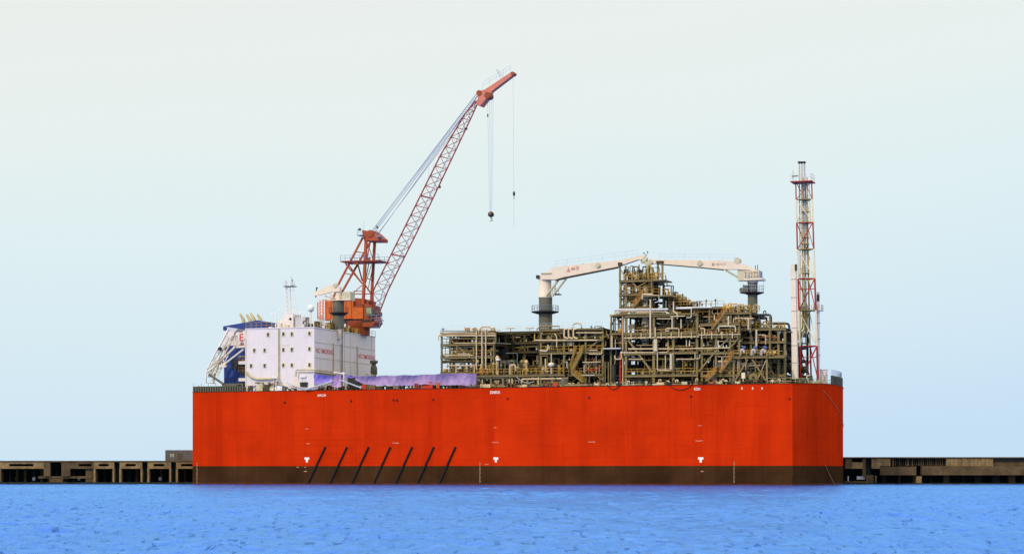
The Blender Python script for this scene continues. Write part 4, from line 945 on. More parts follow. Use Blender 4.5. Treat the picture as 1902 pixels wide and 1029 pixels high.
A_.pipe([(838, 653), (876, 653)], .1, OLIVE); A_.pipe([(850, 657), (872, 657), (872, 664)], .1, TAN)
A_.rpipes(62); A_.equip(34, (8, 29)); A_.trays(14); A_.clutter(14, hmax=1.1)
for px, M in ((868, ORNG), (823, PBLUE), (881, YEL)):
    mb = MB(); c = P(px, 614, 4); mb.cbox((c[0], 4, c[2]+.3), .9 if M is not PBLUE else .4, .6, .5 if M is ORNG else .25); mb.tube([(c[0], 4, c[2]-.4), (c[0], 4, c[2]+.3)], .06, 6); A_.p('top_fitting', mb, M)

# B: rear module with gaps, seen between the left module and the first crane
B_ = Mod('process_module', 'dark grey rear module with sky gaps behind the left crane pedestal', [930, 954, 975, 1001, 1030], [680, 654, 637, 617.5], [14, 21, 28, 34], 23)
B_.frame(.4, .45, OLIVD, DARK); B_.rails(PALE, [3], .02); B_.brace((957, 637), (945, 653), 14, .2, DARK); B_.brace((963, 637), (973, 645), 14, .2, GREYG)
B_.rpipes(36, yrange=(13.8, 17), mats=[TAN, OLIVE, OLIVE, LTAN, OLIVD, MUST, GREYG]); B_.rpipes(50, mats=PB+[OLIVE]*4+[TAN]); B_.equip(22, (16, 33)); B_.trays(16)
for x in (948, 984):
    mb = MB(); c = P(x, 610, 14); mb.box(c[0]-.8, c[0]+.8, 13.6, 14.4, c[2]-.05, c[2]+.1); mb.tube([(c[0], 14, c[2]), (c[0], 14, c[2]-.8)], .06, 6); B_.p('top_fitting', mb, TAN)

# Front walkway platform
W_ = Mod('access_platform', 'long low platform with yellow rails in front of the left crane pedestal', [887, 912, 934.5, 951, 980, 1004.6, 1026, 1048], [697.5], [2.0, 6.5], 31)
W_.frame(.3, .38); W_.rails(YEL, [0], .05)
for px, h0, r_, M in ((922, 660, .32, TAN), (911, 664, .18, OLIVE), (968, 668, .36, OLIVE), (976, 668, .26, TAN), (914.5, 672, .14, TAN), (988, 678, .2, OLIVD)):
    c = P(px, 697, 2.6); t = P(px, h0, 2.6); W_.p('vertical_vessel', MB().lathe((c[0], 3.2, c[2]), [(r_, 0), (r_, (t[2]-c[2])*.8), (r_*1.3, (t[2]-c[2])*.82), (r_*1.3, (t[2]-c[2])*.9), (r_*.5, t[2]-c[2])], 14), M)
c = P(922, 669, 2); W_.p('vessel_cap', MB().lathe((c[0], 3, c[2]), [(.5, 0), (.45, .35), (.1, .4)], 14), PALE)
c = P(954, 674, 3); W_.p('horizontal_vessel', MB().lathe((P(928, 674, 4)[0], 4.2, c[2]), [(.1, -.35), (.7, 0), (.7, 3.4), (.1, 3.7)], 18, 'x'), DARK)
c = P(960, 680, 3); W_.p('horizontal_vessel', MB().lathe((P(945, 682, 4)[0], 4.6, c[2]), [(.1, -.35), (.55, 0), (.55, 3.0), (.1, 3.3)], 18, 'x'), DSTEEL)
W_.pipe([(940, 656), (961, 656), (961, 694)], .1, GREYG, 2); W_.pipe([(930, 676), (930, 672), (938, 672), (938, 690)], .09, OLIVE, 2)
W_.pipe([(896, 716), (896, 705)], .12, TAN, 1.5); W_.pipe([(946, 718), (946, 704)], .16, TAN, 1.5); W_.pipe([(951.5, 718), (951.5, 704)], .16, TAN, 1.5); W_.pipe([(1000, 714), (1000, 700)], .13, TAN, 1.5)
W_.rpipes(30, yrange=(1.8, 3)); W_.clutter(46, P(950, 697, 2)[2]+.2, 3.0)
for px in (898, 893, 905):
    c = P(px, 690, 2); W_.p('top_fitting', MB().cbox((c[0], 2.2, c[2]), .6, .5, .9), random.choice([YEL, RUSTM, ORNG]))
mb = MB(); mb.tube(bez(P(959, 699, 1.6), P(992, 708, 1.6), .7, 10), .06, 6); W_.p('hose', mb, PALE)

# C: middle module
C_ = Mod('process_module', 'middle olive module with three bent tan pipes right of the left crane pedestal', [1005, 1048, 1088, 1120], [697, 655.5, 632.5, 612.5], [4, 12, 22, 31], 41)
C_.frame(.36, .42); C_.rails(YEL, [0, 1], .045); C_.rails(PALE, [3], .02)
C_.brace((1088.5, 652), (1118, 627)); C_.brace((1086, 680), (1118, 705), 3.8, .2)
for x in (1048, 1056, 1065): C_.pipe([(x+6, 611), (x, 611), (x, 627), (x+8, 629)], .2, TAN, 3.2, .4)
C_.pipe([(994, 632), (1110, 632)], .17, TAN); C_.pipe([(1070, 618), (1120, 618)], .15, TAN); C_.pipe([(1063, 603.5), (1069, 600), (1077, 600), (1081, 606)], .2, LTAN, 5, .6)
C_.pipe([(1030, 620), (1034, 624), (1034, 645)], .13, TAN); C_.pipe([(1040, 611), (1120, 611)], .14, OLIVE); C_.pipe([(996, 613), (1004, 606), (1040, 606)], .14, OLIVE)
C_.pipe([(1094, 650.5), (1110, 650.5)], .12, TAN); C_.pipe([(1094, 657.5), (1118, 657.5), (1118, 648)], .12, TAN); C_.pipe([(1082, 673), (1116, 672)], .12, TAN)
C_.pipe([(1085, 677), (1085, 692)], .09, PALE, 3.2); C_.pipe([(1088, 687), (1104, 687), (1112, 684), (1118, 678)], .09, REDL, 3.4); C_.pipe([(1080, 697), (1104, 697)], .09, PALE, 3.2)
C_.pipe([(1013, 666), (1013, 690), (1020, 690)], .13, LTAN, 2.8); C_.pipe([(1053, 671), (1053, 683)], .1, PALE, 2.6)
C_.pipe([(1002, 651), (1016, 652), (1018, 645), (1018, 640)], .16, LTAN, 2.4)
C_.rpipes(58, mats=[TAN, OLIVE, OLIVE, OLIVD, OLIVD, MUST, DARK, RUSTM]); C_.equip(30, (7, 30), (1.2, 1)); C_.trays(12); C_.clutter(14, hmax=1.0); C_.clutter(16, Zp(1030, 654, 4)+.2, 1.3)
sp = TH_('white_sphere_vessel', 'small white ball vessel on the middle module between two columns', 'vessel', P(1024, 690, 2.5))
c = P(1024, 677.5, 2.5); part(sp, 'ball', MB().lathe(c, [(.05, -.5), (.4, -.42), (.6, -.15), (.62, .1), (.5, .35), (.05, .48)], 18), CREAM)
part(sp, 'stem', MB().tube([(c[0], 2.5, c[2]+.45), P(1024, 656, 2.5)], .1, 8), CREAMD); part(sp, 'stem', MB().tube([P(1024, 696, 2.5), (c[0], 2.5, c[2]-.4)], .14, 8), CREAM)
mb = MB(); c = P(1046.5, 712, 1.4); mb.lathe((c[0], 1.6, DECK-.3), [(.55, 0), (.6, 1.4), (.5, 1.9), (.1, 2.1)], 18)
solo('grey_tank', 'grey green domed tank on deck at the foot of the yellow stairs', 'tank', mb, GREYG, (c[0], 1.6, DECK-.3))
stairs('yellow stair flight in the middle module descending left from the upper platform', (1081, 652), (1061, 692), 2.6, M=YEL, MS=OLIVE)
stairs('second yellow flight beside it, steeper and to its left', (1069, 652), (1057, 692), 3.6, M=YEL, MS=OLIVE)
stairs('lower yellow flight descending right to the deck behind the grey domed tank', (1061, 692), (1082, 710), 2.2, M=YEL, MS=OLIVE)
mb = MB(); c = P(1044, 715, .6); mb.cbox((P(1031, 714, .6)[0], .8, DECK+.2), .8, .6, 1.0); A2 = TH_('hose_box', 'orange red hose box at the deck edge left of the grey domed tank', 'box', (P(1031, 714, .6)[0], .8, DECK-.3)); part(A2, 'body', mb, BOXRED)
part(A2, 'lid', MB().cbox((P(1031, 714, .6)[0], .8, DECK+.76), .9, .7, .1), CRNO)

# link frame between C and D with pale roof
K_ = Mod('pipe_frame', 'narrow braced frame with pale canopy between middle module and tall module', [1135, 1157], [648, 620, 586], [4.5, 10], 47)
K_.frame(.32, .4); K_.brace((1136, 604), (1144, 588), 4.4, .2, OLIVD); K_.brace((1144, 588), (1156, 604), 4.4, .2, OLIVD); K_.rpipes(22); K_.pipe([(1134, 600), (1134, 586), (1148, 582)], .14, TAN); K_.pipe([(1143, 630), (1143, 648)], .08, PALE)
a = P(1121, 648.5, 3); b = P(1154, 645.5, 3); K_.p('canopy', MB().box(a[0], b[0], 2.6, 6.5, a[2], b[2]-.05), PALE)
mb = MB(); c = P(1140, 680, 5); mb.lathe((c[0], 5, DECK), [(.55, 0), (.55, 4), (.1, 4.6)], 16); K_.p('vertical_vessel', mb, DSTEEL)
K_.pipe([(1157, 575), (1157, 650), (1155, 655)], .14, TAN, 3.4); K_.pipe([(1155, 590), (1155, 640)], .12, REDL, 3.6); K_.pipe([(1142, 660), (1142, 667), (1154, 667), (1154, 655), (1240, 654.5)], .15, TAN, 3.0)
K_.pipe([(1152, 655), (1152, 712)], .13, REDL, 3.4); K_.pipe([(1157, 665), (1157, 712)], .12, TAN, 3.2)
for x in (1124, 1130): K_.pipe([(x, 672), (x, 712)], .13, OLIVE, 3.4)

# D: tall central module
D_ = Mod('process_module', 'broad central olive module under the stair tower', [1163, 1214.5, 1251, 1295], [697.5, 656, 625, 586], [3.5, 11, 20, 31], 53)
D_.frame(.46, .5); D_.rails(YEL, [0, 2], .05)
D_.brace((1167, 632), (1212, 692), 3.2, .34); 
zg = Zp(1230, 620, 3); mb = MB()
a = P(1159, 619, 3); b = P(1299, 619, 3); D_.p('girder', MB().ibeam((a[0], 2.9, Zp(1230, 619.5, 3)), (b[0], 2.9, Zp(1230, 619.5, 3)), .3, .45), OLIVE); D_.p('girder', MB().beam((a[0], 2.9, Zp(1230, 626.5, 3)), (b[0], 2.9, Zp(1230, 626.5, 3)), .2, .22), TAN)
for i in range(15):
    x = a[0] + (b[0]-a[0])*(i+.5)/15; D_.p('post', MB().box(x-.07, x+.07, 2.72, 2.86, Zp(1230, 629.5, 3), Zp(1230, 618, 3)), TAN if i % 2 else OLIVE)
D_.pipe([(1142, 579), (1143, 575.5), (1241, 574.5)], .26, PALE, 2.9, .3); D_.pipe([(1137, 586), (1150, 584), (1290, 583)], .16, OLIVE, 2.9); D_.pipe([(1140, 581), (1160, 578), (1240, 579.5)], .12, TAN, 2.8)
D_.pipe([(1167, 648), (1252, 648)], .17, TAN, 2.9); D_.pipe([(1208, 575), (1208, 628)], .22, LTAN, 2.7); D_.pipe([(1208, 556), (1208, 574)], .18, LTAN, 2.7)
D_.pipe([(1221, 650), (1221, 688), (1250, 688), (1250, 655)], .13, TAN, 2.7); D_.pipe([(1236, 688), (1236, 660)], .12, TAN, 2.7); D_.pipe([(1217, 608), (1217, 625)], .15, LTAN, 2.6); D_.pipe([(1220, 592), (1249, 592)], .12, TAN, 3)
D_.pipe([(1248.5, 588), (1248.5, 610)], .17, LTAN, 2.7); D_.pipe([(1265, 593), (1265, 610)], .15, TAN, 2.7); D_.pipe([(1237, 616), (1237, 610), (1261, 610), (1261, 625)], .13, TAN, 2.7); D_.pipe([(1254, 648), (1298, 647)], .14, TAN, 2.8); D_.pipe([(1256, 667), (1291, 667), (1291, 655)], .12, TAN, 2.8)
D_.pipe([(1168, 667), (1195, 667)], .11, TAN, 2.9); D_.pipe([(1245, 588), (1272, 587)], .12, TAN, 2.6); D_.pipe([(1275, 632), (1275, 643)], .11, LTAN, 2.6); D_.pipe([(1281, 632), (1281, 643)], .11, LTAN, 2.6)
D_.pipe([(1251, 560), (1251, 580), (1258, 582), (1258, 592)], .16, LTAN, 2.8); D_.pipe([(1256, 573), (1286, 572.5)], .2, PALE, 3.2); D_.pipe([(1284, 574), (1284, 590), (1275, 590)], .12, LTAN, 2.9)
D_.rpipes(42); D_.equip(44, (6.5, 30), (1.3, 1)); D_.trays(16); D_.clutter(20, Zp(1230, 586, 3.5)+.2, 1.0)
for a, b, w2 in ((1215, 1221, 1), (1245, 1248.5, 2)):
    y0, y1 = ((630, 652) if w2 == 1 else (657, 686)); p = P(a, y1, 2.5); q = P(b, y0, 2.5); mb = MB(); mb.box(p[0], q[0], 2.1, 2.5, p[2], q[2])
    for f_ in (.3, .6): mb.box(p[0]-.03, q[0]+.03, 2.07, 2.53, p[2]+(q[2]-p[2])*f_, p[2]+(q[2]-p[2])*f_+.06)
    solo('upright_box', 'cream upright box on the %s' % ('broad central module just under its deck girder, the wider one' if w2 == 1 else 'broad central module, the slimmer one at lower right'), 'box', mb, LTAN, p, 'cream upright boxes on the central module')
# column vessel
cv = TH_('column_vessel', 'tall tan column vessel standing inside the stair tower', 'vessel', P(1199, 640, 6))
c = P(1199, 640, 6); t = P(1199, 528, 6); hh = t[2]-c[2]
part(cv, 'shell', MB().lathe(c, [(.75, 0), (.75, hh*.38), (.62, hh*.42), (.62, hh*.9), (.4, hh*.97), (.05, hh)], 22), TAN)
for f_ in (.2, .45, .7): part(cv, 'ring_band', MB().lathe((c[0], c[1], c[2]+hh*f_), [(.85, 0), (.85, .15)], 22), OLIVD)

# tower above D
T_ = Mod('stair_tower', 'highest olive tower with stairs where the two cream booms rest', [1152.5, 1163, 1211], [572, 547, 522], [5, 9, 14], 61, base_z=Zp(1180, 586, 5))
T_.frame(.4, .42); T_.rails(YEL, [1, 2], .045)
for a, b in ((1151.5, 1162),):
    for i in range(4):
        y0 = 522 + i*14; T_.brace((a, y0), (b, y0+12), 4.9, .16, OLIVD); T_.brace((b, y0), (a, y0+12), 4.9, .16, OLIVD)
for px in (1151.5, 1162, 1222, 1230.5):
    T_.p('boom_rest', MB().beam(P(px, 522, 7), P(px, 489 if px > 1200 else 494, 7), .34), OLIVE)
T_.brace((1222, 505), (1230, 518), 7, .15); T_.brace((1230, 505), (1222, 518), 7, .15); T_.brace((1152, 500), (1162, 515), 7, .15); T_.brace((1162, 500), (1182, 518), 7, .2, YEL); T_.brace((1174, 524), (1196, 548), 5, .3, OLIVE)
T_.p('rest_cap', MB().box(S(1149, 7), S(1155, 7), 6.4, 7.6, Zp(1152, 494, 7), Zp(1152, 488, 7)), OLIVD); T_.p('rest_cap', MB().box(S(1220, 7), S(1232, 7), 6.4, 7.6, Zp(1226, 489, 7), Zp(1226, 485, 7)), OLIVD)
T_.pipe([(1163, 555), (1186, 555)], .8, OLIVE, 6); 
a = P(1192, 552, 3.5); b = P(1246, 547, 3.5); T_.p('balcony', MB().box(a[0], b[0], 3, 9, a[2], b[2]-.1), OLIVE); T_.pipe([(1193, 556), (1193, 546.5), (1212, 546.5)], .16, LTAN, 3); T_.pipe([(1193, 547), (1224, 549)], .1, TAN, 2.9); T_.pipe([(1224, 549), (1224, 560), (1216, 562)], .1, PALE, 2.9)
a = P(1205, 522, 4.6); b = P(1236, 519, 4.6); T_.p('balcony', MB().box(a[0], b[0], 4.6, 10, a[2], b[2]), OLIVE)
mb = MB(); mb.rail([P(1163, 520, 4.6), P(1236, 519, 4.6)], 1.2, 1, .045); T_.p('handrail', mb, YEL); mb = MB(); mb.rail([P(1212, 547, 4.2), P(1246, 547, 4.2)], 1.1, 1, .045); T_.p('handrail', mb, YEL)
T_.pipe([(1236, 512), (1239, 530), (1247, 531), (1247, 548), (1243, 553)], .14, GREYG, 5); T_.pipe([(1210, 524), (1210, 570)], .16, OLIVE, 4.6); T_.pipe([(1226, 530), (1226, 545)], .12, OLIVD, 5)
T_.rpipes(46); T_.equip(10, (6, 13)); T_.clutter(34, Zp(1180, 520, 5)+.2, 2.8)
for i in range(26):
    x = P(rnd(1165, 1220), 518, 6)[0]; h = rnd(.7, 2.2); y = rnd(5.5, 9); T_.p('relief_valve', MB().lathe((x, y, Zp(1190, 520, 5)), [(.14, 0), (.14, h*.5), (.26, h*.55), (.26, h*.7), (.1, h*.75), (.1, h)], 8), random.choice([YEL, TAN, MUST, OLIVE]))
stairs('orange stair flight high on the tower, right of its two left columns', (1193, 549), (1174, 574), 4.2)

# step down to the right of the tower
U_ = Mod('valve_deck', 'upper right deck stepping down from the tower with thin vent pipes', [1232, 1256, 1290, 1318, 1345], [603, 573], [7, 14, 24], 67, base_z=Zp(1290, 622, 7))
U_.frame(.32, .4); U_.rails(YEL, [1], .04); U_.rpipes(56); U_.equip(18, (8, 23)); U_.trays(6)
U_.pipe([(1255, 571.8), (1322, 571)], .2, PALE, 6.4); 
for i in range(60):
    px = rnd(1232, 1290); f_ = (px-1232)/58; top = 530 + f_*32; y = rnd(7, 14); zz = Zp(px, 573, y); h = max(.6, (Zp(px, top, y)-zz)*rnd(.45, 1.0)); x = S(px, y)
    k = random.random(); mb = MB()
    if k < .6: mb.tube([(x, y, zz), (x, y, zz+h)], rnd(.05, .16), 8); mb.lathe((x, y, zz+h*.8), [(.1, 0), (.24, .1), (.24, .3), (.1, .4)], 8)
    else: mb.tube(fil([(x, y, zz), (x, y, zz+h), (x+rnd(.6, 2), y, zz+h), (x+rnd(.6, 2), y, zz)], .2), rnd(.06, .12), 6)
    U_.p('top_fitting', mb, random.choice([OLIVD, OLIVE, YEL, DARK, GREYG, TAN, DARK]))
for px0, px1, py in ((1236, 1262, 556), (1246, 1275, 562), (1254, 1282, 566)):
    a = P(px0, py, 8); b = P(px1, py, 8); U_.p('deck_plate', MB().box(a[0], b[0], 7, 15, a[2]-.12, a[2]), OLIVD); mb = MB(); mb.rail([(a[0], 7, a[2]), (b[0], 7, a[2])], 1.1, .9, .04); U_.p('handrail', mb, YEL)
for px, h in ((1300, 560), (1304, 563), (1312, 556), (1329, 555), (1320, 562), (1268, 545), (1255, 541), (1280, 556)):
    a = P(px, 573, 10); b = P(px, h, 10); mb = MB(); mb.tube([(a[0], 10, a[2]-.5), b], .06, 6); mb.lathe((b[0], 10, b[2]-.6), [(.06, 0), (.2, .3), (.06, .6)], 8); U_.p('vent_pipe', mb, random.choice([OLIVD, GREYG, TAN]))
c = P(1299, 560, 10); U_.p('lamp_bracket', MB().box(c[0]-.65, c[0]+.65, 9.8, 10.2, c[2]-.06, c[2]+.08), OLIVD)

# E: module with stairs
E_ = Mod('process_module', 'olive module with long orange stairs left of the right crane pedestal', [1304, 1330, 1356.5, 1373], [697.5, 656, 625, 603], [3.5, 11, 20, 31], 71)
E_.frame(.38, .48); E_.rails(YEL, [0, 2], .045); E_.brace((1321, 662), (1298, 690), 3.1, .3); E_.brace((1354, 627), (1320, 663), 3.1, .26); E_.brace((1372, 628), (1357, 645), 3.1, .22)
a = P(1299, 619, 3); b = P(1375, 619, 3)
for i in range(8):
    x = a[0] + (b[0]-a[0])*(i+.5)/8; E_.p('post', MB().box(x-.07, x+.07, 2.72, 2.86, Zp(1330, 629.5, 3), Zp(1330, 617, 3)), OLIVE if i % 2 else TAN)
E_.pipe([(1297, 647), (1356, 646)], .16, TAN, 2.8); E_.pipe([(1300, 610), (1309, 610), (1309, 622)], .12, TAN, 2.8); E_.pipe([(1296, 622), (1375, 621)], .12, TAN, 2.8)
E_.pipe([(1335, 616), (1335, 606), (1366, 606), (1366, 616)], .14, LTAN, 2.7); E_.pipe([(1353, 587), (1353, 604)], .2, LTAN, 2.9); E_.pipe([(1390, 592), (1390, 612)], .18, LTAN, 3); E_.pipe([(1327, 585), (1327, 594)], .14, LTAN, 4); E_.pipe([(1334, 632), (1334, 642)], .15, LTAN, 2.8)
E_.pipe([(1341, 664), (1341, 690)], .13, LTAN, 2.9); E_.pipe([(1290, 666), (1300, 666), (1300, 658)], .1, LTAN, 2.9)
E_.rpipes(56); E_.equip(34, (6.5, 30), (1.2, 1)); E_.trays(10); E_.clutter(30, hmax=1.4)
X_ = Mod('upper_platform', 'cantilever platform with yellow valves just left of the right crane pedestal', [1349, 1372, 1394], [604, 582], [5, 12, 20], 73, base_z=Zp(1370, 618, 5))
X_.frame(.3, .42); X_.rails(YEL, [1], .05); X_.rpipes(34, mats=PM); X_.clutter(40, hmax=1.7); X_.equip(8, (6, 18))
for i in range(10): X_.p('relief_valve', MB().lathe((P(rnd(1345, 1360), 575, 6)[0], rnd(5.5, 8), Zp(1350, 579, 5)), [(.2, 0), (.2, .6), (.4, .7), (.4, 1.0), (.15, 1.2), (.1, rnd(1.5, 2))], 8), random.choice([YEL, MUST, TAN]))
stairs('orange stair flight below the upper platform beside the right crane pedestal', (1347, 579), (1322, 612), 2.8)
stairs('orange middle flight ending at the three blue capped valves', (1359, 663), (1337, 692), 2.0)
stairs('lowest orange flight reaching the deck edge', (1328, 692), (1310, 709), 1.8)

# F: right module
F_ = Mod('process_module', 'dark rightmost module behind three blue capped valves', [1362, 1395, 1431, 1446, 1458], [698, 662, 636, 612], [7, 14, 22, 30], 83)
F_.frame(.42, .46, OLIVE, DARK); F_.rails(YEL, [3], .05); F_.rpipes(60, mats=PB+[OLIVE]*3+[TAN]); F_.equip(32, (9, 29), (1.2, 1)); F_.trays(14); F_.clutter(30, hmax=1.6)
F_.pipe([(1404.7, 612), (1404.7, 650)], .26, LTAN, 5.5); F_.pipe([(1403, 611), (1396, 612)], .16, OLIVE, 5.5); F_.pipe([(1409, 622), (1422, 622), (1422, 640)], .11, TAN, 6); F_.pipe([(1375, 627), (1398, 628), (1400, 640)], .12, GREYG, 6)
F_.pipe([(1405, 585), (1430, 585), (1432, 589), (1432, 612)], .28, DSTEEL, 8, 1.0); F_.pipe([(1418, 585), (1418, 578), (1422, 577), (1423, 584)], .12, DARK, 8)
F_.pipe([(1435, 601), (1464, 601), (1466, 606), (1466, 614)], .26, DSTEEL, 10, .9); F_.pipe([(1440, 616), (1472, 617)], .14, GREYG, 8); F_.pipe([(1449, 612), (1449, 618), (1446, 623)], .14, PALE, 7)
F_.pipe([(1430, 586), (1430, 660)], .24, OLIVE, 6.6)
for px, M in ((1381, PBLUE), (1402, PBLUE), (1420, PBLUE)):
    c = P(px, 650, 3.5); T = TH_('capped_valve', 'blue capped grey valve on the platform, %s of the three' % {1381: 'leftmost', 1402: 'middle', 1420: 'rightmost'}[px], 'valve', P(px-3, 660, 3.5), 'blue capped valves in a row')
    part(T, 'elbow', MB().tube(fil([P(px-6, 660, 3.5), P(px-5, 650, 3.5), P(px, 649, 3.5), P(px+1, 656, 3.5)], .5), .24, 10), PALE)
    part(T, 'cap', MB().lathe(P(px+1, 645, 3.5), [(.2, -.4), (.36, -.2), (.36, .1), (.2, .25)], 14), M)
Q_ = Mod('access_platform', 'low braced platform below the three blue capped valves', [1363, 1424.5], [663.5], [3, 7.5], 89)
Q_.frame(.34, .42); Q_.rails(YEL, [0], .05); Q_.brace((1389, 667), (1366.5, 705), 2.9, .28); Q_.brace((1397, 667), (1424, 709), 2.9, .28); Q_.brace((1428, 680), (1440, 698), 6, .2); Q_.clutter(26, hmax=1.2); Q_.rpipes(14)
mb = MB(); mb.rail([P(1424, 662, 3), P(1447, 661, 3)], 1.1, .9, .05); Q_.p('handrail', mb, YEL)
a = P(1424, 665, 3); b = P(1450, 662, 3); Q_.p('deck_plate', MB().box(a[0], b[0], 3, 8, a[2], b[2]), OLIVE)
a = P(1377.5, 703, 2.4); b = P(1384, 692, 2.4); mb = MB(); mb.box(a[0], b[0], 2.2, 2.7, a[2], b[2]); mb.beam(((a[0]+b[0])/2, 2.4, DECK-.3), ((a[0]+b[0])/2, 2.4, a[2]), .12); solo('control_cabinet', 'small cream cabinet on a post under the braced platform', 'cabinet', mb, CREAM, (a[0], 2.4, DECK-.3))
dr = TH_('cable_reel', 'round olive cable reel under the braced platform', 'reel', P(1400, 710, 3))
c = P(1400, 701, 3); part(dr, 'drum', MB().lathe((c[0], 2.6, c[2]), [(.85, 0), (.85, .12), (.5, .14), (.5, 1.1), (.85, 1.12), (.85, 1.25)], 24, 'y'), OLIVE)
part(dr, 'cradle', MB().box(c[0]-1.2, c[0]+1.2, 2.4, 4.2, DECK-.3, c[2]-.35), OLIVD)
part(dr, 'hub', MB().lathe((c[0], 2.5, c[2]), [(.25, 0), (.25, .1)], 12, 'y'), DARK)

for M_, lv_, cv_ in ((A_, (0,), .7), (A_, (2,), .9), (B_, (0, 2), .9), (B_, (1,), .35), (C_, (0, 1, 2), .9), (D_, (0, 1, 2), .9), (E_, (0, 1, 2), .9), (F_, (1, 2), .7), (F_, (0,), .3)): M_.walls(1 if M_ is not F_ else 2, lv_, cv_)  # added dark panels cut the light inside the modules
for M_, a_, b_ in ((A_, 90, 60), (B_, 50, 20), (W_, 60, 60), (C_, 95, 80), (D_, 95, 90), (E_, 95, 70), (F_, 95, 70), (T_, 70, 50), (U_, 60, 40), (X_, 40, 30), (Q_, 40, 40), (K_, 25, 10)): M_.detail(a_, b_)
# ------------------------------------------------------------------ pedestal cranes
KY = 19.0
k1 = TH_('pedestal_crane', 'left cream boom crane on a thick grey pedestal, boom pointing right', 'crane', P(1013, 612, KY), 'cream pedestal cranes')
c = P(1013.3, 553, KY); r1 = (S(1025.5, KY)-S(1001.5, KY))/2
part(k1, 'pedestal', MB().lathe((c[0], KY, DECK-.3), [(r1, 0), (r1, c[2]-DECK+.3)], 32), GREYG)
t = P(1012, 516, KY); part(k1, 'slew_column', MB().lathe((c[0]-.1, KY, c[2]+.002), [(r1*1.03, 0), (r1*1.03, .3), (r1*.94, .5), (r1*.92, t[2]-c[2])], 32), CREAM)
c2 = P(1012.5, 579.5, KY); part(k1, 'platform', MB().lathe((c2[0], KY, c2[2]), [(r1+.1, -.45), (2.75, -.1), (2.75, .08)], 32), DSTEEL)
mb = MB(); mb.rail([(c2[0]+2.7*math.cos(i*math.pi/10), KY+2.7*math.sin(i*math.pi/10), c2[2]+.05) for i in range(21)], 1.2, .85, .035); part(k1, 'handrail', mb, DROPE)
o = [P(1003, 517, KY), P(1003, 512, KY), P(1010, 508.5, KY), P(1027, 500, KY), P(1151.5, 487), P(1188, 477.5, KY)] if 0 else None
def prof(pts, y): return [(P(a, b, y)[0], P(a, b, y)[2]) for a, b in pts]
part(k1, 'boom', MB().prism(prof([(1010, 520.5), (1009, 510), (1024, 505), (1030, 498.5), (1048, 495.5), (1152, 485.5), (1190, 477), (1197, 474.5), (1201, 477), (1197, 484), (1188, 484), (1160, 493.5), (1150, 497), (1052, 516), (1036, 520.5)], KY), KY-1.7, KY-.4), CREAM)
part(k1, 'boom_root', MB().prism(prof([(1000, 519), (999, 513), (1009, 511), (1022, 506), (1032, 507), (1034, 520)], KY), KY-.38, KY+1.3), CREAM)
mb = MB(); mb.box(P(1010, 509, KY)[0], P(1029, 509, KY)[0], KY-1.9, KY+1.5, Zp(1018, 510, KY), Zp(1018, 508, KY)); part(k1, 'top_plate', mb, CREAMD)
part(k1, 'lower_flange', MB().prism(prof([(1036, 520.6), (1052, 516.1), (1150, 497.1), (1150, 498.8), (1052, 518.2), (1036, 522.4)], KY), KY-1.75, KY-.35), OLIVD)
for a, b, r_ in (((1037, 521), (1015, 549), .22), ((1052, 517), (1026, 550), .22)): part(k1, 'luffing_ram', MB().tube([P(*a, KY-1.2), P(*b, KY-1.2)], r_, 10), CREAMD)
mb = MB(); mb.rail([P(1032, 497, KY-1.2), P(1185, 477, KY-1.2)], 1.3, 2.2, .022); part(k1, 'boom_handrail', mb, ROPE)
mb = MB(); c3 = P(999, 514.5, KY-1); mb.cbox(c3, .6, .6, .7); part(k1, 'lamp', mb, DSTEEL)
mb = MB(); a = P(1029, 547, KY); mb.box(a[0], a[0]+1.3, KY-1, KY+1, a[2]-.1, a[2]+.1); mb.rail([(a[0], KY-1, a[2]), (a[0]+1.3, KY-1, a[2])], 1.1, .6, .04); mb.beam(P(1030, 545, KY), P(1032, 522, KY), .1); part(k1, 'side_platform', mb, GREYG)
for px, py in ((1111, 492.5),):
    c3 = P(px, py, KY-1.8); part(k1, 'side_winch', MB().lathe((c3[0], KY-2.1, c3[2]), [(.45, 0), (.45, .4)], 14, 'y'), CREAMD)
for px in (1030, 1050, 1084, 1112, 1176): mb = MB(); c3 = P(px, {1030: 497.5, 1050: 494.5, 1084: 491.2, 1112: 488.6, 1176: 479}[px], KY-1); mb.cbox(c3, .6, .4, .25); part(k1, 'boom_lug', mb, OLIVD)
c3 = P(1052, 505.5, KY-1.7); mb = MB(); q = [(c3[0], c3[2]), (c3[0]+.9, c3[2]), (c3[0]+.45, c3[2]+.95)]
mb.prism(q, KY-1.72, KY-1.702); part(k1, 'emblem', mb, mat('faded_red_lettering', (.50,.22,.17), .6))
part(k1, 'lettering', textmb('MIM 20E', 1.0, (c3[0]+1.05, KY-1.715, c3[2]+.25), (.992, 0, .125), (-.125, 0, .992), .46), mat('faded_brown_lettering', (.45,.20,.14), .6))

RY = 15.0
k2 = TH_('pedestal_crane', 'right cream boom crane on a grey pedestal, boom pointing left', 'crane', P(1399, 607, RY), 'cream pedestal cranes')
c = P(1398, 524, RY); r2 = (S(1407.5, RY)-S(1389.5, RY))/2
part(k2, 'pedestal', MB().lathe((c[0], RY, DECK-.3), [(r2, 0), (r2, c[2]-DECK+.3)], 32), GREYG)
part(k2, 'pedestal_collar', MB().lathe((c[0], RY, c[2]-.2), [(r2*1.1, 0), (r2*1.1, .6)], 32), CREAM)
c2 = P(1399, 544, RY); part(k2, 'platform', MB().lathe((c2[0], RY, c2[2]), [(r2+.1, -.4), (2.1, -.05), (2.1, .08)], 32), DSTEEL)
mb = MB(); mb.box(P(1376, 544, RY)[0], P(1392, 544, RY)[0], RY-1.2, RY+1, c2[2]-.05, c2[2]+.075); part(k2, 'side_platform', mb, DSTEEL)
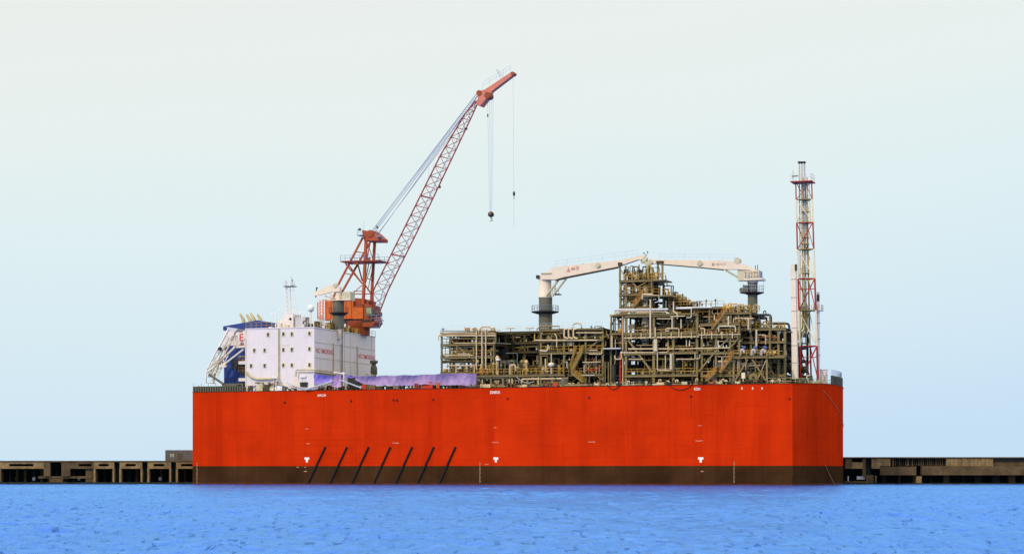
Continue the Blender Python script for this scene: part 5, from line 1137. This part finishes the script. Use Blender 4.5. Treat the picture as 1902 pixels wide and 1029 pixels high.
mb = MB(); mb.rail([(c2[0]+2.05*math.cos(i*math.pi/8), RY+2.05*math.sin(i*math.pi/8), c2[2]+.05) for i in range(17)], 1.3, .8, .035); mb.tube([P(1418, 544, RY), P(1418, 513, RY)], .03, 6); part(k2, 'handrail', mb, ROPE)
mb = MB(); c3 = P(1378, 539, RY-1); mb.lathe((c3[0], RY-1.4, c3[2]), [(.45, 0), (.45, .8)], 14, 'y'); mb.cbox(P(1386, 536, RY-1), .9, .8, 1.3); mb.tube([P(1381, 535, RY-1), P(1381, 528, RY-1)], .08, 6); part(k2, 'winch', mb, GREYG)
part(k2, 'turntable', MB().box(P(1385, 520, RY)[0], P(1419, 520, RY)[0], RY-1.7, RY+1.7, Zp(1400, 521.5, RY), Zp(1400, 518.3, RY)), CREAM)
part(k2, 'crown', MB().box(P(1387, 520, RY)[0], P(1411, 520, RY)[0], RY-1.1, RY+1.1, Zp(1400, 518.2, RY), Zp(1400, 502.5, RY)), CREAMD)
mb = MB(); mb.rail([(P(1386, 518, RY)[0], RY-1.65, Zp(1400, 518.2, RY)), (P(1413, 518, RY)[0], RY-1.65, Zp(1400, 518.2, RY))], 1.4, .55, .06); part(k2, 'turntable_handrail', mb, CREAM)
mb = MB(); a = P(1409, 518, RY-1.5); b = P(1414, 504, RY-1.5); mb.box(a[0], b[0], RY-1.6, RY-.4, a[2], b[2]); part(k2, 'cab', mb, DROPE)
mb = MB(); mb.cbox(P(1389, 512, RY-1.3), .5, .3, .9); part(k2, 'control_box', mb, PALE)
part(k2, 'machinery_box', MB().box(P(1372, 522, RY)[0], P(1386, 522, RY)[0], RY-1, RY+1, Zp(1379, 522, RY), Zp(1379, 501.5, RY)), CREAMD)
part(k2, 'boom', MB().prism(prof([(1209, 489.5), (1207, 485), (1212, 483.5), (1226, 483.5), (1300, 484.5), (1345, 485), (1372, 488), (1396, 496), (1406, 502), (1406, 506), (1396, 503), (1372, 501.5), (1345, 501.3), (1300, 497), (1226, 491), (1214, 490.5)], RY), RY-1.3, RY-.1), CREAM)
part(k2, 'lower_flange', MB().prism(prof([(1226, 491.1), (1300, 497.1), (1345, 501.4), (1345, 502.8), (1300, 498.4), (1226, 492.2)], RY), RY-1.35, RY-.05), OLIVD)
part(k2, 'luffing_ram', MB().tube([P(1348, 502, RY-.8), P(1383, 522, RY-.8)], .2, 10), CREAMD)
c3 = P(1370.5, 486, RY-.7); part(k2, 'boom_winch', MB().lathe((c3[0], RY-1.4, c3[2]+.15), [(.6, 0), (.6, 1.3)], 18, 'y'), CREAMD)
c3 = P(1300, 488.5, RY-1.4); part(k2, 'boom_sheave', MB().lathe((c3[0], RY-1.6, c3[2]), [(.5, 0), (.5, .5)], 14, 'y'), CREAMD)
mb = MB(); mb.rail([P(1225, 482.5, RY-1), P(1365, 484.5, RY-1)], 1.2, 2.4, .022); part(k2, 'boom_handrail', mb, ROPE)
mb = MB()
for q in ((1403, 496, 493), (1407, 497, 492)): mb.tube([P(q[0], 502, RY), P(q[0], q[2], RY)], .07, 6)
part(k2, 'exhaust', mb, DSTEEL)
c3 = P(1322, 493.3, RY-1.3); part(k2, 'emblem', MB().lathe((c3[0]+.3, RY-1.32, c3[2]+.2), [(.3, 0), (.3, .02)], 14, 'y'), mat('faded_red_emblem', (.42,.22,.17), .6))
part(k2, 'lettering', textmb('KM-DLIDE', .6, (c3[0]+.8, RY-1.315, c3[2]), (1, 0, 0), (0, 0, 1), .75), mat('faded_boom_lettering', (.42,.24,.18), .6))
# boom tips with hooks resting on the tower
mb = MB(); c3 = P(1199, 482, KY-1); mb.lathe((c3[0], KY-1.9, c3[2]), [(.5, 0), (.5, 1.2)], 16, 'y'); mb.cbox(P(1195, 486, KY-1), .9, .8, .7); part(k1, 'tip_sheave', mb, CREAMD)
mb = MB(); c3 = P(1209, 487, RY-1); mb.lathe((c3[0], RY-1.5, c3[2]), [(.45, 0), (.45, 1.2)], 16, 'y'); mb.cbox(P(1204, 489, RY-1), 1.2, .8, .6); part(k2, 'tip_sheave', mb, CREAMD)
mb = MB()
for q in ((1196, 470), (1203, 468)): mb.tube([P(1200, 477, KY), P(q[0], q[1], KY)], .05, 6); mb.cbox(P(q[0], q[1], KY), .2, .2, .25)
part(k1, 'tip_lamp', mb, DSTEEL)

# ------------------------------------------------------------------ flare tower
FY = 12.0; FD = 2.9
ft = TH_('flare_tower', 'tall red and white lattice flare tower at the bow', 'tower', P(1500, 708, FY+1.5))
levs = [338, 371, 414, 463.5, 518, 577, 643, 706]
def lx(py): return 1478 + (py-338)/(706-338)*9
def rx(py): return 1507.5 + (py-338)/(706-338)*12
cols = [FRED, FWHT, FRED, FWHT, FRED, FWHT, FRED]
def tleg(k, py):
    if k == 0: return Vector(P(lx(py), py, FY))
    if k == 1: return Vector(P(rx(py), py, FY))
    return Vector(P((lx(py)+rx(py))/2+3.5, py, FY+2.6))
for i in range(7):
    t_, b_ = levs[i], levs[i+1]; M = cols[i]; r_ = .12 + .014*i
    T3 = [tleg(k, t_) for k in range(3)]; B3 = [tleg(k, b_) for k in range(3)]
    for k in range(3): B3[k].z = B3[0].z; T3[k].z = T3[0].z
    for k in range(3): part(ft, 'tower_leg', MB().tube([T3[k], B3[k]], r_ if k < 2 else r_*.8, 8), M)
    up = i % 2 == 0
    part(ft, 'tower_brace', MB().tube([B3[0], T3[1]] if up else [T3[0], B3[1]], r_*.65, 6), M)
    part(ft, 'tower_brace', MB().tube([T3[0], B3[2]] if up else [B3[0], T3[2]], r_*.55, 6), M)
    part(ft, 'tower_brace', MB().tube([T3[2], B3[1]], r_*.55, 6), M)
    for k in range(3): part(ft, 'tower_ring_bar', MB().tube([T3[k], T3[(k+1) % 3]], r_*.7, 6), FRED if up else OLIVE)
    if i in (4, 6): part(ft, 'tower_ring_bar', MB().tube([T3[0].lerp(B3[0], .33), T3[1].lerp(B3[1], .33)], .09, 6), M)
a = P(1468, 338.5, FY-.8); b = P(1512, 338.5, FY-.8); mb = MB(); mb.box(S(1468, FY-.8), S(1508, FY-.8), FY-.9, FY+FD, Zp(1490, 338.8, FY), Zp(1490, 337, FY)); part(ft, 'top_platform', mb, FRED)
mb = MB(); zt = Zp(1490, 337, FY); mb.rail([(S(1470, FY), FY-.9, zt), (S(1508, FY), FY-.9, zt), (S(1508, FY), FY+FD, zt)], 1.3, .9, .035); part(ft, 'platform_handrail', mb, PALE)
mb = MB(); mb.tube([P(1473, 337, FY), P(1473, 317, FY)], .04, 6); mb.beam(P(1471, 328, FY), P(1482, 327, FY), .18); part(ft, 'antenna', mb, DSTEEL)
for k, (px, r_, M, bot) in enumerate(((1484.5, .13, LTAN, 640), (1489, .15, LTAN, 600), (1494, .17, GREYP, 625), (1499, .11, MUST, 560), (1491.6, .09, MUST, 640))):
    top = 303 if k < 3 else 330
    mb = MB(); mb.tube([P(px, top, FY+1.4), P(px+2.5+k*.5, bot, FY+1.4)], r_, 10); fp = part(ft, 'flare_pipe', mb, M)
    if k < 3: part(fp, 'tip_cap', MB().lathe(P(px, 302.3, FY+1.4), [(r_, -.25), (.30, .0), (.34, .12), (.2, .22)], 14), DSTEEL)
for i, py in enumerate((371, 392, 413.7, 440, 463.5, 452, 507, 577)):
    mb = MB(); z = Zp(1493, py, FY); mb.box(S(1487, FY), S(1500, FY), FY+.5, FY+2.3, z-.05, z+.05); mb.rail([(S(1487, FY), FY+.5, z), (S(1500, FY), FY+.5, z)], .9, .8, .03); part(ft, 'ladder_landing', mb, MUST if i % 2 else OLIVD)
for k, (z0, z1, x) in enumerate(((340, 418, 1499.5), (410, 500, 1488), (490, 580, 1490), (560, 620, 1494))):
    mb = MB(); A = Vector(P(x, z0, FY+.3)); B = Vector(P(x+2, z1, FY+.3)); mb.beam(A, B, .07); mb.beam(A+Vector((.4,0,0)), B+Vector((.4,0,0)), .07)
    for i in range(24): p = A.lerp(B, i/24); mb.beam(p, p+Vector((.4,0,0)), .05)
    part(ft, 'ladder', mb, MUST)
for k, x in enumerate((1491, 1495, 1499, 1503)): part(ft, 'riser_pipe', MB().tube(fil([P(x, 572, FY+1), P(x, 612+k*3, FY+1), P(x-12-k*4, 617+k*4, FY+1)], .7), .17, 8), [MUST, MUST, OLIVE, GREYG][k])
mb = MB(); mb.box(S(1484, FY), S(1500, FY), FY+.4, FY+2.6, Zp(1492, 576, FY), Zp(1492, 569, FY)); part(ft, 'valve_box', mb, CREAMD)
mb = MB(); mb.lathe(P(1495, 692, FY), [(.1, -.1), (.6, 0), (.6, 1.0), (.1, 1.3)], 16); mb.box(S(1484, FY), S(1506, FY), FY, FY+2, DECK-.3, Zp(1494, 697, FY)); part(ft, 'base_skid', mb, OLIVD)
# square duct and round stack
vd = TH_('vent_duct', 'tall white square duct standing just left of the flare tower', 'duct', P(1477, 702, 8))
a = P(1469, 490, 8); b = P(1479, 490, 8)
def duct(p0, p1, l0, r0, l1, r1_):
    A = P(l0, p0, 8); B = P(r0, p0, 8); C = P(l1, p1, 8); D = P(r1_, p1, 8); d = 1.1; mb = MB()
    mb.add([(C[0],8,C[2]),(D[0],8,D[2]),(D[0],8+d,D[2]),(C[0],8+d,C[2]),(A[0],8,A[2]),(B[0],8,B[2]),(B[0],8+d,B[2]),(A[0],8+d,A[2])], [(0,3,2,1),(4,5,6,7),(0,1,5,4),(1,2,6,5),(2,3,7,6),(3,0,4,7)]); return mb
ed = [490, 518, 552, 577, 608, 641, 673, 703]
for i in range(7):
    f0 = (ed[i]-490)/213; f1 = (ed[i+1]-490)/213
    part(vd, 'duct_section', duct(ed[i]+.5, ed[i+1]-.15, 1468+3*f0, 1477.3+4*f0, 1468+3*f1, 1477.3+4*f1), CREAM)
    z = ed[i+1]; part(vd, 'flange', MB().box(S(1468+3*f1, 8), S(1478+3.6*f1, 8), 7.9, 9.2, Zp(1473, z+.6, 8), Zp(1473, z-.5, 8)), CREAMD)
mb = MB(); mb.cbox(P(1478.5, 497, 8), .35, .6, 1.2); part(vd, 'lamp', mb, DSTEEL)
st = TH_('vent_stack', 'slim white round stack just right of the flare tower', 'stack', P(1520.5, 690, 17))
a = P(1520, 690, 17); b = P(1519.5, 560, 17); part(st, 'stack', MB().tube([(a[0], 17, DECK-.3), (b[0], 17, b[2])], .36, 14, .30), WHITE)
part(st, 'stack_top', MB().lathe((b[0], 17, b[2]), [(.3, 0), (.3, 1.3), (.25, 1.32)], 14), DSTEEL); c = P(1519.5, 549, 17); part(st, 'stack_cap', MB().lathe((b[0], 17, b[2]+1.33), [(.28, 0), (.28, .45)], 14), PALE)
mb = MB(); z = Zp(1517, 578, 17); mb.box(S(1509, 17), S(1527, 17), 16.2, 18.2, z, z+.12); mb.rail([(S(1509, 17), 16.2, z), (S(1527, 17), 16.2, z), (S(1527, 17), 18.2, z)], 1.15, .6, .05); part(st, 'platform', mb, CREAM)
mb = MB(); mb.cbox((S(1516, 17), 17, z+.6), 1.0, .8, .8); part(st, 'platform_box', mb, CREAMD)
for py in (600, 630, 660): c = P(1520, py, 17); part(st, 'flange', MB().lathe((c[0], 17, c[2]), [(.45, 0), (.45, .1)], 14), CREAMD)
# white bow house
bh = TH_('bow_deckhouse', 'small white cabin on the foredeck right of the flare tower', 'cabin', P(1530, 716, 19))
a = P(1522, 712, 17); b = P(1538, 686.5, 17); part(bh, 'wall', MB().box(a[0], b[0]-.25, 17, 17.9, DECK-.3, b[2]), WALLM)
part(bh, 'roof', MB().box(a[0]-.08, b[0]-.17, 16.9, 18.0, b[2]+.003, b[2]+.12), WHITE)
part(bh, 'door', MB().box(a[0]+.35, a[0]+.95, 16.95, 16.997, DECK, DECK+1.9), CREAM)
# foredeck fittings
for i in range(26):
    px_ = rnd(1476, 1522); y = rnd(4, 15); x = min(S(px_, y), bowx(y)-.6); h = rnd(.6, 1.7); mb = MB()
    k = random.random()
    if k < .4: mb.lathe((x, y, DECK-.3), [(.3, 0), (.3, h*.7), (.4, h*.75), (.4, h*.9)], 10)
    elif k < .7: mb.box(x-.5, x+.4, y-.5, y+.5, DECK-.3, DECK-.3+h)
    else: mb.tube(fil([(x, y, DECK-.3), (x, y, DECK+h), (x+.6, y, DECK+h)], .2), .12, 8)
    part(ship, ['bollard', 'deck_box', 'vent_pipe'][0 if k < .4 else 1 if k < .7 else 2], mb, random.choice([OLIVE, STAIN, OLIVD, CREAMD, GREYG]))

# ------------------------------------------------------------------ quays (world frame)
CONC = mat('weathered_concrete', (.21, .132, .054), .9, var=.5, scale=.7, streak=.6, rust=.5, rustc=(.10,.075,.05), bump=.3)
CONCD = mat('shade_dark_concrete', (.020, .024, .020), .9, var=.5, scale=.6)  # near-black: shade of the pier openings put into the colour
CONCM = mat('brown_concrete', (.095, .060, .027), .9, var=.45, scale=.5, streak=.6, rust=.4, rustc=(.06,.045,.03))
CONCT = mat('mid_concrete', (.20, .125, .052), .9, var=.4, scale=.7, streak=.6, rust=.4, rustc=(.07,.05,.03))
def W(px, py, Y): return ((px-951)/F*Y, Y, CAMZ + (HOR-py)/F*Y)
QY = 446.0
def wx(px): return (px-951)/F*QY
def wz(py): return CAMZ + (HOR-py)/F*QY
q1 = TH_('concrete_pier', 'tan concrete pier with dark openings left of the ship', 'pier', (wx(150), QY+7, 0), None, 0)
def qb(T, nm, x0, x1, y0, y1, M, d0=0, d1=1.2): part(T, nm, MB().box(wx(x0), wx(x1), QY+d0, QY+d1, wz(y1), wz(y0)), M)
qb(q1, 'deck_slab', -420, 402, 855.3, 857, CONCM, -.15, 16)
qb(q1, 'shade_back_wall', -420, 398, 857.3, 903, CONCD, 9, 10)  # dark sheet behind the openings, coloured for the shade inside
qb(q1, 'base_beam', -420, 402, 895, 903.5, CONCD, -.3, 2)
def slotpanel(T, x0, x1, s0, s1, M=CONC, top=857.3, st=861, sb=865.5, bot=870):
    mb = MB()
    def bb(a, b, c, d): mb.box(wx(a), wx(b), QY, QY+1.2, wz(d), wz(c))
    bb(x0, x1, top, st); bb(x0, x1, sb, bot); bb(x0, s0, st, sb); bb(s1, x1, st, sb); part(T, 'fascia_panel', mb, M)
slotpanel(q1, -6, 81, 17, 62); slotpanel(q1, -420, -12, -300, -200)
qb(q1, 'fascia_panel', 81, 93, 857.3, 884, CONCM); qb(q1, 'fascia_panel', 114, 130, 857.3, 884, CONCM); slotpanel(q1, 130, 174, 146, 170, CONCM)
qb(q1, 'beam', 70, 170, 884, 888, CONCM, .4, 1.6); qb(q1, 'pillar', 91, 116, 884, 897, CONCM, .5, 2); qb(q1, 'pillar', 158, 172, 870, 896, CONCM, .6, 2)
for a, b, s0, s1 in ((174, 212, 183, 202), (222, 264, 233, 252), (274, 317.5, 285, 305), (327, 372, 336, 358)):
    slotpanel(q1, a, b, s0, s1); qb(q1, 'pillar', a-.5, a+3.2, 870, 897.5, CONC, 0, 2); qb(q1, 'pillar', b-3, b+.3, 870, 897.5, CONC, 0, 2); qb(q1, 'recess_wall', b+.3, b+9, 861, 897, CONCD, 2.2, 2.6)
for i in range(26): qb(q1, 'pillar', -40+i*15+rnd(-2, 2), -37+i*15+rnd(0, 2), 872, 897, CONCM if i % 3 else CONCD, 5, 6)
for px in (2, -60, -140, -220): qb(q1, 'pillar', px-5, px, 870, 897, CONCM, 0, 2)
for i in range(9):
    x = 20+i*38+rnd(-8, 8); qb(q1, 'pile_collar', x, x+rnd(2, 6), 886, 892, PALE if i % 2 else CONCM, 4.4, 4.9)
cb = TH_('shed_container', 'flat grey brown container on the pier against the stern', 'container', (wx(330), QY+2.5, wz(855.3)), None, 0)
part(cb, 'body', MB().box(wx(305.5), wx(370), QY+1, QY+3.6, wz(855.2), wz(836)), mat('grey_brown_container', (.13, .115, .10), .7, var=.2))
mb = MB()
for i in range(16): x = 307+i*4; mb.box(wx(x), wx(x+1.6), QY+.94, QY+.998, wz(854), wz(838))
part(cb, 'corrugation', mb, mat('brown_container_ribs', (.105, .092, .075), .7, var=.2)); part(cb, 'roof', MB().box(wx(305), wx(370.5), QY+.9, QY+3.7, wz(835.9), wz(835)), PALE)
part(cb, 'lettering', textmb('DE', .85, (wx(314.5), QY+.92, wz(848)), (1,0,0), (0,0,1), .85), CREAMD); part(cb, 'door_panel', MB().box(wx(328.5), wx(337), QY+.9, QY+.938, wz(852), wz(841)), CONCM)

QY = 440.0
q2 = TH_('concrete_pier', 'long brown two tier concrete pier right of the bow', 'pier', (wx(1740), QY+7, 0), None, 0)
qb(q2, 'deck_slab', 1560, 2330, 848.5, 850.5, CONCM, -.2, 16)
qb(q2, 'shade_back_wall', 1562, 2330, 850.6, 903, CONCD, 7, 8); qb(q2, 'base_beam', 1560, 2330, 896.5, 903.5, CONCD, -.3, 2)  # rear sheet again coloured dark in place of shade
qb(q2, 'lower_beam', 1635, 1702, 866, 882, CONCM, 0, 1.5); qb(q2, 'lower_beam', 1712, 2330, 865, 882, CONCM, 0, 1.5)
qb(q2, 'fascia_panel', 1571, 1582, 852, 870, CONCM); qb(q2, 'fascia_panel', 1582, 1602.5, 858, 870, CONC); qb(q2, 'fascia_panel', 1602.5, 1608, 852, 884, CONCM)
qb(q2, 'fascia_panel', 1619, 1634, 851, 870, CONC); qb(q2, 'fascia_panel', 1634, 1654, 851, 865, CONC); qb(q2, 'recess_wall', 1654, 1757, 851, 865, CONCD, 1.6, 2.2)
for i in range(26): qb(q2, 'recess_rib', 1655.5+i*4, 1657+i*4+rnd(0, .8), 851.5, 864.6, random.choice([CONCM, CONCD, CONC, CONCM]), 1.0, 1.55)
for i in range(12): qb(q2, 'fascia_panel', 1757.7+i*7.3, 1757.7+i*7.3+6.9, 851, 865, CONCT, rnd(-.05, .1), .9)
qb(q2, 'fascia_panel', 1846, 2330, 851, 864.6, CONCM, .7, 1.4); qb(q2, 'beam', 1846, 2330, 851, 855.5, CONCD, .3, .69)
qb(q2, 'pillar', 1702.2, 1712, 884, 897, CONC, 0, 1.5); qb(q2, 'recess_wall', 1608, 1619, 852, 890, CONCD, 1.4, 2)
qb(q2, 'pillar', 1609, 1623, 882, 897, CONCM, .1, 1.5); qb(q2, 'pillar', 1593, 1608, 884, 890, PALE, .7, 1.4); qb(q2, 'pillar', 1575, 1576.5, 884, 896, PALE, 0, .4); qb(q2, 'pillar', 1625.5, 1627.5, 883, 896, CONC, -.2, .2)
qb(q2, 'beam', 1571, 1612, 893, 897, CONCM, 0, 1.5)
for i in range(22): qb(q2, 'pillar', 1640+i*30+rnd(-6, 6), 1646+i*30+rnd(0, 8), 883, 897, random.choice([CONCD, CONCM, CONCD]), 3, 4)
